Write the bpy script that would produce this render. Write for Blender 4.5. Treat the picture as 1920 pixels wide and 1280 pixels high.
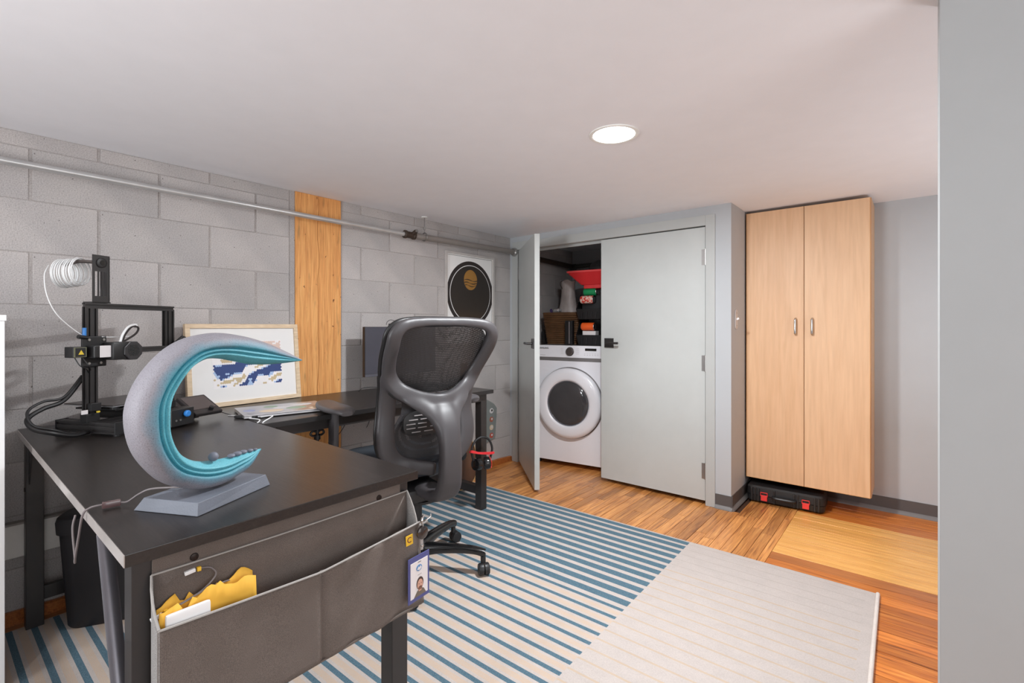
import bpy, bmesh, math, random
from mathutils import Vector, Matrix, noise
random.seed(7)
PI = math.pi
scn = bpy.context.scene
COL = scn.collection
for o in list(bpy.data.objects): bpy.data.objects.remove(o)

# ---------------------------------------------------------------- camera, world, lights, exposure
cd = bpy.data.cameras.new('camera'); cam = bpy.data.objects.new('camera', cd); COL.objects.link(cam)
cam.location = (2.657, 0.0, 1.14); cam.rotation_euler = (math.radians(90), 0, math.radians(39.74))
cd.sensor_width = 36; cd.lens = 17.006; cd.shift_y = -28/1920; cd.clip_start = 0.02
scn.camera = cam
w = bpy.data.worlds.new('world'); scn.world = w; w.use_nodes = True
w.node_tree.nodes['Background'].inputs[0].default_value = (0.9, 0.95, 1.0, 1); w.node_tree.nodes['Background'].inputs[1].default_value = 0.0
vs = scn.view_settings
vs.view_transform = 'Standard'; vs.look = 'None'; vs.gamma = 1; vs.use_curve_mapping = False; vs.exposure = 0.0
try: scn.cycles.max_bounces = 8; scn.cycles.diffuse_bounces = 5
except Exception: pass
def light(name, kind, loc, energy, color=(1,1,1), size=.15, rot=(0,0,0), spread=None):
    l = bpy.data.lights.new(name, kind); l.energy = energy; l.color = color
    if kind == 'AREA':
        l.shape = 'DISK'; l.size = size
        if spread: l.spread = spread
    else: l.shadow_soft_size = size
    o = bpy.data.objects.new(name, l); COL.objects.link(o); o.location = loc; o.rotation_euler = rot
    return o
COOL = (.93, .97, 1.0)
LAMPS = [(1.735, 1.745), (1.74, -.62), (3.5, 2.6), (1.74, -2.3)]  # first two are real lamps, last two added unseen for fill
LP = [42, 7, 7, 3]
for (x, y), p in zip(LAMPS, LP):
    light('ceiling_lamp_light', 'AREA', (x, y, 1.885), p, COOL, .14)
# added fill lights, no real sources: two behind the camera bounced off the ceiling, one behind the right foreground wall,
# and a window-sized panel added as side fill to the right of the camera
light('bounce_fill', 'AREA', (1.8, -.9, .9), 9, COOL, .7, (PI, 0, 0))
light('bounce_fill_right', 'AREA', (3.6, 2.6, .5), 13, (.86, .94, 1.0), .5, (PI, 0, 0))
tf = light('tilted_fill', 'AREA', (1.4, -2.0, 1.2), 20, COOL, .8, spread=math.radians(100))
tf.rotation_euler = (Vector((1.1, 2.5, 1.95))-Vector(tf.location)).to_track_quat('-Z', 'Y').to_euler()
wl_ = light('side_fill', 'AREA', (4.3, .2, 1.05), 29, COOL, 1, (math.radians(90), 0, math.radians(90)))
wl_.data.shape = 'RECTANGLE'; wl_.data.size = 2.0; wl_.data.size_y = 1.4

# ---------------------------------------------------------------- materials
def lin(c):
    if isinstance(c, str): c = [int(c[i:i+2], 16) for i in (0, 2, 4)]
    r = []
    for v in c[:3]:
        v = v/255 if max(c) > 1.001 else v
        r.append(v/12.92 if v <= .04045 else ((v+.055)/1.055)**2.4)
    return (*r, 1)
class M:
    def __init__(s, name):
        s.m = bpy.data.materials.new(name); s.m.use_nodes = True; s.nt = s.m.node_tree; s.N = s.nt.nodes; s.L = s.nt.links
        s.b = s.N['Principled BSDF']
    def n(s, t, **k):
        x = s.N.new(t)
        for a, v in k.items(): setattr(x, a, v)
        return x
    def set(s, **k):
        for a, v in k.items():
            s.b.inputs[a.replace('_', ' ')].default_value = v
        return s
    def tex(s, scale=(1,1,1), src='Object'):
        tc = s.n('ShaderNodeTexCoord'); mp = s.n('ShaderNodeMapping'); mp.inputs['Scale'].default_value = scale
        s.L.new(tc.outputs[src], mp.inputs[0]); return mp
    def noise(s, vec, scale, detail=4, rough=.55):
        x = s.n('ShaderNodeTexNoise'); x.inputs['Scale'].default_value = scale; x.inputs['Detail'].default_value = detail; x.inputs['Roughness'].default_value = rough
        s.L.new(vec.outputs[0], x.inputs[0]); return x
    def ramp(s, src, stops, out='Fac'):
        x = s.n('ShaderNodeValToRGB'); s.L.new(src.outputs[out], x.inputs[0])
        el = x.color_ramp.elements
        while len(el) < len(stops): el.new(.5)
        for e, (p, c) in zip(el, stops): e.position = p; e.color = c
        return x
    def mix(s, a, b, fac, mode='MIX'):
        x = s.n('ShaderNodeMix', data_type='RGBA', blend_type=mode)
        if hasattr(fac, 'outputs'): s.L.new(fac.outputs[0], x.inputs[0])
        else: x.inputs[0].default_value = fac
        for v, i in ((a, 6), (b, 7)):
            if hasattr(v, 'outputs'): s.L.new(v.outputs[2] if v.bl_idname == 'ShaderNodeMix' else v.outputs[0], x.inputs[i])
            else: x.inputs[i].default_value = v
        return x
    def color(s, n):
        s.L.new(n.outputs[2] if n.bl_idname == 'ShaderNodeMix' else n.outputs[0], s.b.inputs['Base Color'])
    def bump(s, n, strength=.3, dist=.002, out=0):
        x = s.n('ShaderNodeBump'); x.inputs['Strength'].default_value = strength; x.inputs['Distance'].default_value = dist
        s.L.new(n.outputs[out], x.inputs['Height']); s.L.new(x.outputs[0], s.b.inputs['Normal'])
MATS = {}
def plain(name, c, rough=.5, metal=0, bumps=0, bscale=200, coat=0, spec=.5, var=.06):
    if name in MATS: return MATS[name]
    m = M(name); col = lin(c); m.set(Roughness=rough, Metallic=metal); m.b.inputs['Coat Weight'].default_value = coat
    m.b.inputs['Specular IOR Level'].default_value = spec
    t = m.tex(); nz = m.noise(t, 9, 3)
    r = m.ramp(nz, [(.3, (*[v*(1-var) for v in col[:3]], 1)), (.7, (*[min(1, v*(1+var)) for v in col[:3]], 1))])
    m.color(r)
    if bumps: m.bump(m.noise(t, bscale, 2), bumps, .001)
    MATS[name] = m.m; return m.m
def emit(name, c, s):
    m = M(name); m.b.inputs['Emission Color'].default_value = lin(c); m.b.inputs['Emission Strength'].default_value = s
    m.set(Base_Color=lin(c)); return m.m

def block_mat(name, base, dark):
    m = M(name); t = m.tex(); oi = m.n('ShaderNodeObjectInfo')
    n1 = m.noise(t, 230, 3, .85); n2 = m.noise(t, 4, 3); n3 = m.noise(t, 38, 2, .6)
    r = m.ramp(n1, [(.3, lin(dark)), (.52, lin(base)), (.75, lin([min(255, v+16) for v in base]))])
    r2 = m.ramp(n2, [(.3, (.86, .86, .87, 1)), (.7, (1.04, 1.03, 1.02, 1))])
    rr = m.ramp(oi, [(0, (.93, .93, .93, 1)), (1, (1.05, 1.04, 1.04, 1))], 'Random')
    spot = m.ramp(n3, [(.72, (1, 1, 1, 1)), (.75, (.35, .33, .32, 1))])
    x = m.mix(r, r2, 1, 'MULTIPLY'); x = m.mix(x, rr, 1, 'MULTIPLY'); x = m.mix(x, spot, 1, 'MULTIPLY'); m.color(x)
    m.set(Roughness=.92); m.bump(n1, .5, .0025); return m.m
def wood(name, stops, scale=(2.2, 30, 30), rough=.42, random_tone=.25, coat=0, bump=.12, dist=1.5, knots=False, gscale=1.0, grain=.86):
    m = M(name); oi = m.n('ShaderNodeObjectInfo'); tc = m.n('ShaderNodeTexCoord'); add = m.n('ShaderNodeVectorMath', operation='MULTIPLY_ADD')
    cmb = m.n('ShaderNodeCombineXYZ')
    for i in range(3): m.L.new(oi.outputs['Random'], cmb.inputs[i])
    m.L.new(cmb.outputs[0], add.inputs[0]); add.inputs[1].default_value = (17, 31, 13); m.L.new(tc.outputs['Object'], add.inputs[2])
    mp = m.n('ShaderNodeMapping'); mp.inputs['Scale'].default_value = scale; m.L.new(add.outputs[0], mp.inputs[0])
    n1 = m.noise(mp, 1.6*gscale, 6, .62); n1.inputs['Distortion'].default_value = dist
    n2 = m.noise(mp, 6*gscale, 3, .5)
    r = m.ramp(n1, [(p, lin(c)) for p, c in stops])
    g = m.ramp(n2, [(.3, (grain, grain-.02, grain-.04, 1)), (.65, (1.05, 1.05, 1.05, 1))])
    x = m.mix(r, g, 1, 'MULTIPLY')
    lo = 1-random_tone
    rt = m.ramp(oi, [(0, (lo, lo*.95, lo*.9, 1)), (.5, (1, .99, .97, 1)), (1, (1+random_tone*.5, 1+random_tone*.55, 1+random_tone*.6, 1))], 'Random')
    x = m.mix(x, rt, 1, 'MULTIPLY')
    if knots:
        k = m.noise(m.tex((14, 30, 5)), 1.0, 3, .6); kr = m.ramp(k, [(.60, (1, 1, 1, 1)), (.74, (.62, .66, .72, 1))]); x = m.mix(x, kr, 1, 'MULTIPLY')
        k2 = m.noise(m.tex((30, 30, 22)), 1.3, 2, .5); kr2 = m.ramp(k2, [(.71, (1, 1, 1, 1)), (.75, (.25, .18, .15, 1))]); x = m.mix(x, kr2, 1, 'MULTIPLY')
    m.color(x); m.set(Roughness=rough); m.b.inputs['Coat Weight'].default_value = coat; m.b.inputs['Coat Roughness'].default_value = .2
    m.bump(n2, bump, .001); return m.m

BLOCK = block_mat('concrete_block', (190, 185, 183), (152, 147, 145))
MORTAR = block_mat('block_mortar', (180, 174, 171), (148, 142, 139))
CEIL = plain('ceiling_paint', (236, 236, 240), .85, bumps=.05, bscale=60, var=.012)
WALLP = plain('grey_wall_paint', (184, 187, 190), .6, bumps=.08, bscale=120, var=.012)
TRIMP = plain('grey_trim_paint', (182, 184, 182), .42, var=.012)
DOORP = plain('grey_door_paint', (192, 195, 193), .45, var=.02)
WHITEP = plain('white_paint', (236, 236, 232), .45, var=.01)
RUBBER = plain('rubber_baseboard', (88, 84, 83), .5, var=.03)
RUBTOE = plain('rubber_toe', (118, 114, 112), .45, var=.03)
OAK = wood('oak_floorboards', [(.28, (130, 76, 38)), (.45, (198, 130, 70)), (.6, (222, 155, 88)), (.8, (234, 178, 112))], (34, 1.6, 34), .33, .34, coat=.25)
OAKX = wood('orange_floorboards', [(.30, (110, 58, 28)), (.43, (198, 110, 44)), (.6, (220, 134, 58)), (.8, (234, 166, 88))], (1.6, 30, 30), .33, .3, coat=.25)
PATCH = wood('pale_floorboards', [(.25, (214, 146, 76)), (.5, (242, 180, 98)), (.8, (250, 198, 120))], (1.2, 30, 30), .3, .1, coat=.3)
BORDER = wood('brown_border_board', [(.25, (128, 70, 32)), (.5, (176, 104, 52)), (.8, (196, 126, 66))], (1.4, 34, 34), .33, .1, coat=.25)
POSTW = wood('old_pine_post', [(.25, (176, 112, 62)), (.42, (220, 154, 90)), (.6, (236, 174, 106)), (.85, (242, 190, 130))], (30, 30, 1.3), .7, .02, bump=.6, knots=True)
MAPLE = wood('maple_laminate', [(.25, (216, 174, 134)), (.5, (222, 182, 144)), (.8, (228, 190, 152))], (14, 14, 1.1), .45, .03, bump=.03, gscale=.6, grain=.95)
MAPLEE = wood('maple_edge', [(.25, (206, 150, 98)), (.6, (222, 172, 118))], (16, 16, .9), .45, .03, bump=.03)
PALEW = wood('pale_frame_wood', [(.25, (214, 188, 156)), (.6, (228, 206, 176))], (20, 3, 20), .5, .03, bump=.03)
DARKW = wood('black_ash_desktop', [(.3, (28, 24, 23)), (.55, (38, 33, 31)), (.8, (50, 43, 41))], (3, 60, 60), .34, .03, coat=.12, bump=.25, gscale=.8)
DARKW2 = wood('black_ash_desktop_b', [(.3, (28, 24, 23)), (.55, (38, 33, 31)), (.8, (50, 43, 41))], (60, 3, 60), .34, .03, coat=.12, bump=.25, gscale=.8)
DARKE = plain('desktop_edge', (66, 60, 58), .28, coat=.3)
BLKMET = plain('black_powder_metal', (40, 37, 37), .42, coat=.1)
BLKPL = plain('black_plastic', (30, 29, 30), .42, bumps=.1, bscale=400)
CHAIRPL = plain('charcoal_chair_plastic', (64, 61, 63), .46, bumps=.06, bscale=500, var=.04)
PADPL = plain('armrest_pad', (76, 73, 75), .42, bumps=.1, bscale=500)
GLOSSBK = plain('gloss_black', (18, 18, 19), .18, coat=.4)
SEATF = plain('seat_fabric', (58, 64, 72), .9, bumps=.4, bscale=500)
STEEL = plain('galvanised_steel', (196, 195, 194), .32, .55, bumps=.05, bscale=90, var=.1)
STEELD = plain('dull_grey_pipe', (150, 143, 138), .45, .4, bumps=.1, bscale=60)
BROWNM = plain('rusty_coupling', (70, 56, 47), .55, .4, bumps=.4, bscale=90)
CHROME = plain('brushed_chrome', (190, 188, 186), .25, 1.0)
SCREW = plain('screw_metal', (170, 168, 166), .3, .9)
SCREWB = plain('bronze_screw', (44, 36, 33), .4, .7)
WHITEPL = plain('white_plastic', (236, 236, 236), .35, coat=.2, var=.01)
WASHW = plain('appliance_enamel', (242, 241, 246), .25, coat=.4, var=.01)
WASHG = plain('appliance_grey_band', (134, 130, 130), .35, .4)
RED = plain('red_plastic', (214, 40, 44), .4)
REDL = plain('latch_red', (232, 62, 60), .4)
CORDR = plain('red_cord', (222, 50, 56), .6)
ORANGE = plain('orange_can', (236, 96, 34), .35)
GREEN = plain('green_can', (26, 140, 84), .3)
YELLOW = plain('yellow_paper', (240, 184, 66), .75, bumps=.3, bscale=40, var=.1)
YELLOWT = plain('yellow_tag_mat', (238, 190, 52), .6)
MAROON = plain('maroon_print', (96, 32, 48), .6)
BLUEK = plain('blue_knob', (52, 128, 204), .4)
YELB = plain('yellow_sticker', (226, 196, 60), .5)
CABLE = plain('grey_cable', (118, 110, 110), .5)
CABLEB = plain('black_cable', (26, 24, 25), .5)
CABLEW = plain('white_cable', (232, 232, 232), .5)
BINM = plain('bin_plastic', (44, 43, 46), .42, bumps=.08, bscale=300)
NAVY = plain('navy_badge', (78, 82, 140), .4)
SKIN = plain('print_skin', (206, 158, 138), .6)
HAIR = plain('print_hair', (72, 52, 44), .6)
SHIRT = plain('print_shirt', (112, 100, 88), .6)
PRINTW = plain('print_white', (228, 222, 222), .6, var=.01)
PRINTB = plain('print_blue', (92, 140, 190), .6)
PRINTG = plain('print_grey', (190, 184, 184), .6)
INK = plain('print_ink', (50, 46, 46), .6)
SILVER = plain('silver_laptop', (196, 194, 196), .32, .7)
MONM = plain('monitor_screen', (64, 64, 74), .35, coat=.2)
MONB = plain('monitor_bezel', (84, 84, 92), .35)
LCDM = plain('lcd_glass', (78, 68, 66), .2, coat=.3)
STICKP = plain('sticker_peach', (216, 196, 170), .5); STICKG = plain('sticker_green', (150, 172, 150), .5); STICKW = plain('sticker_white', (214, 212, 212), .5); STICKB = plain('sticker_lilac', (160, 164, 196), .5)
GREYPAN = plain('grey_panel', (142, 148, 146), .45, .2)
GUIT = plain('brown_varnish', (92, 58, 36), .28, coat=.4, var=.2)
LAMPBASE = plain('grey_lacquer_stone', (104, 108, 118), .55, bumps=.5, bscale=260, var=.12)
PEBB = plain('pebble', (112, 116, 128), .5, bumps=.4, bscale=200, var=.2)
HINGE = plain('hinge_nickel', (150, 146, 144), .35, .8)
SWITCHP = plain('switch_plate', (204, 198, 196), .4)

def felt(name, c):
    m = M(name); t = m.tex(); n = m.noise(t, 900, 3, .8); n2 = m.noise(t, 9, 3)
    r = m.ramp(n, [(.3, lin([v*.70 for v in c])), (.5, lin(c)), (.7, lin([min(255, v*1.22) for v in c]))])
    r2 = m.ramp(n2, [(.3, (.88, .87, .86, 1)), (.7, (1.06, 1.06, 1.06, 1))])
    m.color(m.mix(r, r2, 1, 'MULTIPLY')); m.set(Roughness=1.0); m.bump(n, .6, .001); return m.m
FELT = felt('grey_brown_felt', (110, 100, 94)); FELTL = felt('light_felt_lining', (150, 148, 146))
def rugm(name, c, c2, sc=260):
    m = M(name); t = m.tex((1, 1.6, 1)); n = m.noise(t, sc, 3, .75); n2 = m.noise(t, 12, 3)
    r = m.ramp(n, [(.35, lin(c2)), (.6, lin(c))]); r2 = m.ramp(n2, [(.3, (.96, .96, .96, 1)), (.7, (1.03, 1.03, 1.03, 1))])
    m.color(m.mix(r, r2, 1, 'MULTIPLY')); m.set(Roughness=1.0); m.bump(n, .5, .002); return m.m
RUGC = rugm('rug_cream', (190, 180, 174), (176, 166, 161)); RUGB = rugm('rug_blue', (90, 116, 129), (60, 88, 104), 200)
RUGP = rugm('rug_peach', (194, 170, 150), (188, 174, 162)); RUGT = rugm('rug_thin_tan', (188, 166, 144), (182, 168, 154)); RUGF = rugm('rug_faint_grey', (172, 160, 152), (168, 158, 150))

def meshfab(name, c, open_):
    m = M(name); t = m.tex(); v = m.n('ShaderNodeTexVoronoi'); v.inputs['Scale'].default_value = 260; m.L.new(t.outputs[0], v.inputs[0])
    v.inputs['Randomness'].default_value = .15
    r = m.ramp(v, [(open_, (0, 0, 0, 1)), (open_+.06, (1, 1, 1, 1))], 'Distance')
    m.set(Base_Color=lin(c), Roughness=.55); m.L.new(r.outputs[0], m.b.inputs['Alpha']); return m.m
MESHF = meshfab('black_mesh_fabric', (44, 42, 43), .2)
MESHL = meshfab('grey_mesh_fabric', (52, 50, 52), .2)

def teal_mat():
    m = M('teal_fading_lacquer'); t = m.tex(); n = m.noise(t, 420, 3, .7); n2 = m.noise(t, 14, 3)
    at = m.n('ShaderNodeAttribute'); at.attribute_name = 'across'
    mr = m.n('ShaderNodeMath', operation='MULTIPLY_ADD'); m.L.new(n2.outputs[0], mr.inputs[0]); mr.inputs[1].default_value = .35; m.L.new(at.outputs['Fac'], mr.inputs[2])
    r = m.ramp(mr, [(.30, lin((142, 139, 146))), (.46, lin((112, 140, 156))), (.62, lin((58, 142, 160))), (.88, lin((104, 184, 198)))], 'Value')
    sp = m.ramp(n, [(.33, (.66, .64, .66, 1)), (.5, (1, 1, 1, 1))])
    m.color(m.mix(r, sp, 1, 'MULTIPLY')); m.set(Roughness=.5); m.bump(n, .5, .0015); return m.m
TEAL = teal_mat()
def wicker():
    m = M('woven_wicker'); t = m.tex((1, 1, 1)); a = m.n('ShaderNodeTexChecker'); a.inputs['Scale'].default_value = 60; m.L.new(t.outputs[0], a.inputs[0])
    a.inputs[1].default_value = lin((110, 76, 44)); a.inputs[2].default_value = lin((62, 42, 28)); m.L.new(a.outputs[0], m.b.inputs['Base Color']); m.set(Roughness=.7); return m.m
WICK = plain('wicker_strand', (104, 72, 44), .6, var=.25)
WICKD = plain('wicker_core', (52, 36, 26), .8)
def canm():
    m = M('red_white_can'); t = m.tex(); n = m.noise(t, 60, 2); m.color(m.ramp(n, [(.46, lin((214, 60, 46))), (.52, lin((232, 200, 186)))])); m.set(Roughness=.35); return m.m
CANR = canm()
def postm():
    m = M('poster_dark_gradient'); tc = m.n('ShaderNodeTexCoord'); sp = m.n('ShaderNodeSeparateXYZ'); m.L.new(tc.outputs['Object'], sp.inputs[0])
    r = m.ramp(sp, [(0, lin((84, 58, 30))), (.28, lin((48, 40, 34))), (.45, lin((44, 38, 34)))], 'Z'); m.color(r); m.set(Roughness=.5); return m.m
POSTG = postm()
PINK = plain('poster_black', (46, 38, 36), .5); PWHITE = plain('poster_white', (238, 236, 234), .5, var=.01); GOLD = plain('poster_gold', (156, 112, 52), .45)
GLASSD = plain('dark_door_glass', (64, 62, 64), .08, coat=.6, var=.1)
BAGM = plain('grey_plastic_bag', (190, 180, 176), .4, bumps=.5, bscale=30, var=.2)

# ---------------------------------------------------------------- geometry helpers
class G:
    def __init__(s): s.bm = bmesh.new(); s.mats = []; s.cur = 0
    def mat(s, m):
        if m not in s.mats: s.mats.append(m)
        s.cur = s.mats.index(m); return s
    def face(s, vs):
        try:
            f = s.bm.faces.new(vs); f.material_index = s.cur; f.smooth = getattr(s, 'sm', False); return f
        except ValueError: return None
    def hexa(s, P):
        v = [s.bm.verts.new(p) for p in P]
        for q in ((0,3,2,1), (4,5,6,7), (0,1,5,4), (1,2,6,5), (2,3,7,6), (3,0,4,7)): s.face([v[i] for i in q])
        return v
    def box(s, a, b, mtx=None, bev=0):
        P = [(a[0],a[1],a[2]), (b[0],a[1],a[2]), (b[0],b[1],a[2]), (a[0],b[1],a[2]), (a[0],a[1],b[2]), (b[0],a[1],b[2]), (b[0],b[1],b[2]), (a[0],b[1],b[2])]
        if mtx: P = [mtx @ Vector(p) for p in P]
        v = s.hexa(P)
        if bev:
            es = {e for x in v for e in x.link_edges}
            r = bmesh.ops.bevel(s.bm, geom=list(es), offset=bev, segments=2, affect='EDGES', profile=.6)
            for f in r['faces']: f.material_index = s.cur
        return s
    def cbox(s, c, size, rz=0, rx=0, ry=0, bev=0):
        m = Matrix.Translation(c) @ Matrix.Rotation(rz, 4, 'Z') @ Matrix.Rotation(ry, 4, 'Y') @ Matrix.Rotation(rx, 4, 'X')
        h = [v/2 for v in size]; return s.box((-h[0],-h[1],-h[2]), h, m, bev)
    def loft(s, rings, cap=True, closed=False):
        R = [[s.bm.verts.new(p) for p in r] for r in rings]; n = len(R[0]); k = len(R)
        for i in range(k if closed else k-1):
            a, b = R[i], R[(i+1) % k]
            for j in range(n): s.face([a[j], a[(j+1) % n], b[(j+1) % n], b[j]])
        if cap and not closed: s.face(R[0][::-1]); s.face(R[-1])
        return R
    def cyl(s, p0, p1, r0, r1=None, n=20, cap=True):
        p0, p1 = Vector(p0), Vector(p1); r1 = r0 if r1 is None else r1
        d = (p1-p0).normalized(); a = d.orthogonal().normalized(); b = d.cross(a)
        rings = [[p + (a*math.cos(2*PI*i/n) + b*math.sin(2*PI*i/n))*r for i in range(n)] for p, r in ((p0, r0), (p1, r1))]
        s.loft(rings, cap); return s
    def prof(s, p0, axis, prs, n=24):     # lathe: list of (dist, radius) along axis
        p0 = Vector(p0); d = Vector(axis).normalized(); a = d.orthogonal().normalized(); b = d.cross(a)
        s.loft([[p0+d*t + (a*math.cos(2*PI*i/n) + b*math.sin(2*PI*i/n))*max(r, .0002) for i in range(n)] for t, r in prs]); return s
    def tube(s, pts, r, n=8, closed=False, flat=1.0):
        pts = [Vector(p) for p in pts]; rings = []; up = None; k = len(pts)
        for i, p in enumerate(pts):
            if closed: t = pts[(i+1) % k] - pts[i-1]
            else: t = pts[min(i+1, k-1)] - pts[max(i-1, 0)]
            t.normalize()
            if up is None: up = t.orthogonal().normalized() if flat == 1.0 else (Vector((0,0,1)) - t*t.z).normalized() if abs(t.z) < .9 else t.orthogonal()
            up = (up - t*up.dot(t)).normalized(); sd = t.cross(up)
            rr = r[i] if isinstance(r, (list, tuple)) else r
            rings.append([p + (up*math.cos(2*PI*j/n)*flat + sd*math.sin(2*PI*j/n))*rr for j in range(n)])
        s.loft(rings, True, closed); return s
    def ribbon(s, pts, ws, ts, N=None, B=None, closed=False, e=.6, n=16):
        pts = [Vector(p) for p in pts]; k = len(pts); rings = []
        for i, p in enumerate(pts):
            if closed: t = pts[(i+1) % k] - pts[i-1]
            else: t = pts[min(i+1, k-1)] - pts[max(i-1, 0)]
            t.normalize()
            if B is not None: b = Vector(B); b = (b - t*b.dot(t)).normalized(); nn = t.cross(b)
            else: nn = Vector(N); nn = (nn - t*nn.dot(t)).normalized(); b = t.cross(nn)
            w = ws[i] if isinstance(ws, (list, tuple)) else ws; th = ts[i] if isinstance(ts, (list, tuple)) else ts
            ring = []
            for j in range(n):
                c, q = math.cos(2*PI*j/n), math.sin(2*PI*j/n)
                ring.append(p + b*(w/2*math.copysign(abs(c)**e, c)) + nn*(th/2*math.copysign(abs(q)**e, q)))
            rings.append(ring)
        s.loft(rings, True, closed); return s
    def poly(s, pts, d):      # prism: pts polygon (3D), extrude by vector d
        d = Vector(d); a = [s.bm.verts.new(p) for p in pts]; b = [s.bm.verts.new(Vector(p)+d) for p in pts]; n = len(pts)
        s.face(a[::-1]); s.face(b)
        for i in range(n): s.face([a[i], a[(i+1) % n], b[(i+1) % n], b[i]])
        return s
    def grid(s, f, nu, nv):
        V = [[s.bm.verts.new(f(i/nu, j/nv)) for j in range(nv+1)] for i in range(nu+1)]
        for i in range(nu):
            for j in range(nv): s.face([V[i][j], V[i+1][j], V[i+1][j+1], V[i][j+1]])
        return V
    def build(s, name, mat=None, parent=None, smooth=False, bev=0, kind=None, loc=None, fixn=True, angle=35):
        bm = s.bm
        if fixn: bmesh.ops.recalc_face_normals(bm, faces=bm.faces)
        if bev:
            es = [e for e in bm.edges if len(e.link_faces) == 2 and e.calc_face_angle(0) > .5]
            bmesh.ops.bevel(bm, geom=es, offset=bev, segments=2, affect='EDGES', profile=.6, clamp_overlap=True)
        me = bpy.data.meshes.new(name)
        if loc is not None:
            bmesh.ops.translate(bm, verts=bm.verts, vec=-Vector(loc))
        bm.to_mesh(me); bm.free()
        for mm in (s.mats or [mat]): me.materials.append(mm)
        if smooth:
            for p in me.polygons: p.use_smooth = True
            try: me.set_sharp_from_angle(angle=math.radians(angle))
            except Exception: pass
        o = bpy.data.objects.new(name, me); COL.objects.link(o)
        if loc is not None: o.location = loc
        if parent is not None: o.parent = parent
        if kind: o['kind'] = kind
        return o
def P(g, name, mat, parent, **k): return g.build(name, mat, parent, **k)
def tag(o, label, cat, group=None, kind=None):
    o['label'] = label; o['category'] = cat
    if group: o['group'] = group
    if kind: o['kind'] = kind
    return o
def thing(name, label, cat, loc=(0,0,0), rz=0, group=None, rot=None):
    o = bpy.data.objects.new(name, None); COL.objects.link(o); o.empty_display_size = .1
    o.location = loc; o.rotation_euler = rot or (0, 0, rz); return tag(o, label, cat, group)
def struct(g, name, mat, parent=None, **k):
    o = g.build(name, mat, parent, **k)
    if parent is None: o['kind'] = 'structure'
    return o
def cat(pts, n=8, closed=False):
    pts = [Vector(p) for p in pts]; k = len(pts); out = []
    for i in range(k if closed else k-1):
        p0 = pts[(i-1) % k] if closed or i > 0 else pts[0]*2-pts[1]
        p1, p2 = pts[i], pts[(i+1) % k]
        p3 = pts[(i+2) % k] if closed or i+2 < k else pts[-1]*2-pts[-2]
        for j in range(n):
            t = j/n; out.append(.5*((2*p1)+(p2-p0)*t+(2*p0-5*p1+4*p2-p3)*t*t+(3*p1-p0-3*p2+p3)*t**3))
    if not closed: out.append(pts[-1])
    return out
def catn(rows, n=8, closed=False):   # rows of floats, any dimension
    k = len(rows); out = []
    def g(i):
        if closed: return rows[i % k]
        if i < 0: return [2*a-b for a, b in zip(rows[0], rows[1])]
        if i >= k: return [2*a-b for a, b in zip(rows[-1], rows[-2])]
        return rows[i]
    for i in range(k if closed else k-1):
        a, b, c, d = g(i-1), g(i), g(i+1), g(i+2)
        for j in range(n):
            t = j/n; out.append([.5*(2*q+(r-p)*t+(2*p-5*q+4*r-s_)*t*t+(3*q-p-3*r+s_)*t**3) for p, q, r, s_ in zip(a, b, c, d)])
    if not closed: out.append(list(rows[-1]))
    return out

# ---------------------------------------------------------------- room shell
H0 = 1.895
def hz(x): return H0 + .007*x           # the ceiling rises a little away from the block wall
XR, YN, YF, YC, YB = 4.4, -3.0, 3.17, 3.78, 4.15
g = G(); g.box((-.15, YN-.1, -.12), (XR+.1, YB+.12, -.012)); floor = struct(g, 'floor', plain('subfloor', (70, 44, 28), .8))
g = G(); g.hexa([(-.15, YN-.1, hz(-.15)), (XR+.1, YN-.1, hz(XR)), (XR+.1, YB+.12, hz(XR)), (-.15, YB+.12, hz(-.15)), (-.15, YN-.1, 2.1), (XR+.1, YN-.1, 2.1), (XR+.1, YB+.12, 2.1), (-.15, YB+.12, 2.1)])
ceiling = struct(g, 'ceiling', CEIL)
# left wall: mortar bed with each concrete block its own piece
g = G(); g.box((-.15, YN, -.05), (-.0026, YB+.1, H0+.01)); wall_left = struct(g, 'wall_left', MORTAR)
UN = .421; CH = .2032
cache = {}
def block(y0, y1, z0, z1):
    if y1-y0 < .02 or z1-z0 < .015: return
    key = (round(y1-y0, 3), round(z1-z0, 3))
    if key not in cache:
        b = G(); b.box((-.03, -key[0]/2, -key[1]/2), (0, key[0]/2, key[1]/2)); o = b.build('block', BLOCK, wall_left, bev=.0022)
        cache[key] = o.data
    else:
        o = bpy.data.objects.new('block', cache[key]); COL.objects.link(o); o.parent = wall_left
    o.location = (random.uniform(-.0012, .0008), (y0+y1)/2, (z0+z1)/2); return o
for k in range(-1, 9):
    z1 = min(1.836-CH*k, 1.893); z0 = 1.836-CH*(k+1)
    off = .458 if k % 2 else .251
    i0 = int((-.9-off)/UN)-1
    for i in range(i0, 14):
        a, b = off+i*UN+.0055, off+(i+1)*UN-.0055
        if b < -.85: continue
        b = min(b, YB-.003)
        if b <= a: continue
        for lo, hi in ((-9, 1.268), (1.585, 9)):
            block(max(a, lo), min(b, hi), z0+.0017, z1-(.0017 if k >= 0 else 0))
g = G(); g.box((-.02, 1.272, 0), (.001, 1.299, H0)); g.build('mortar_strip', MORTAR, wall_left)
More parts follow.
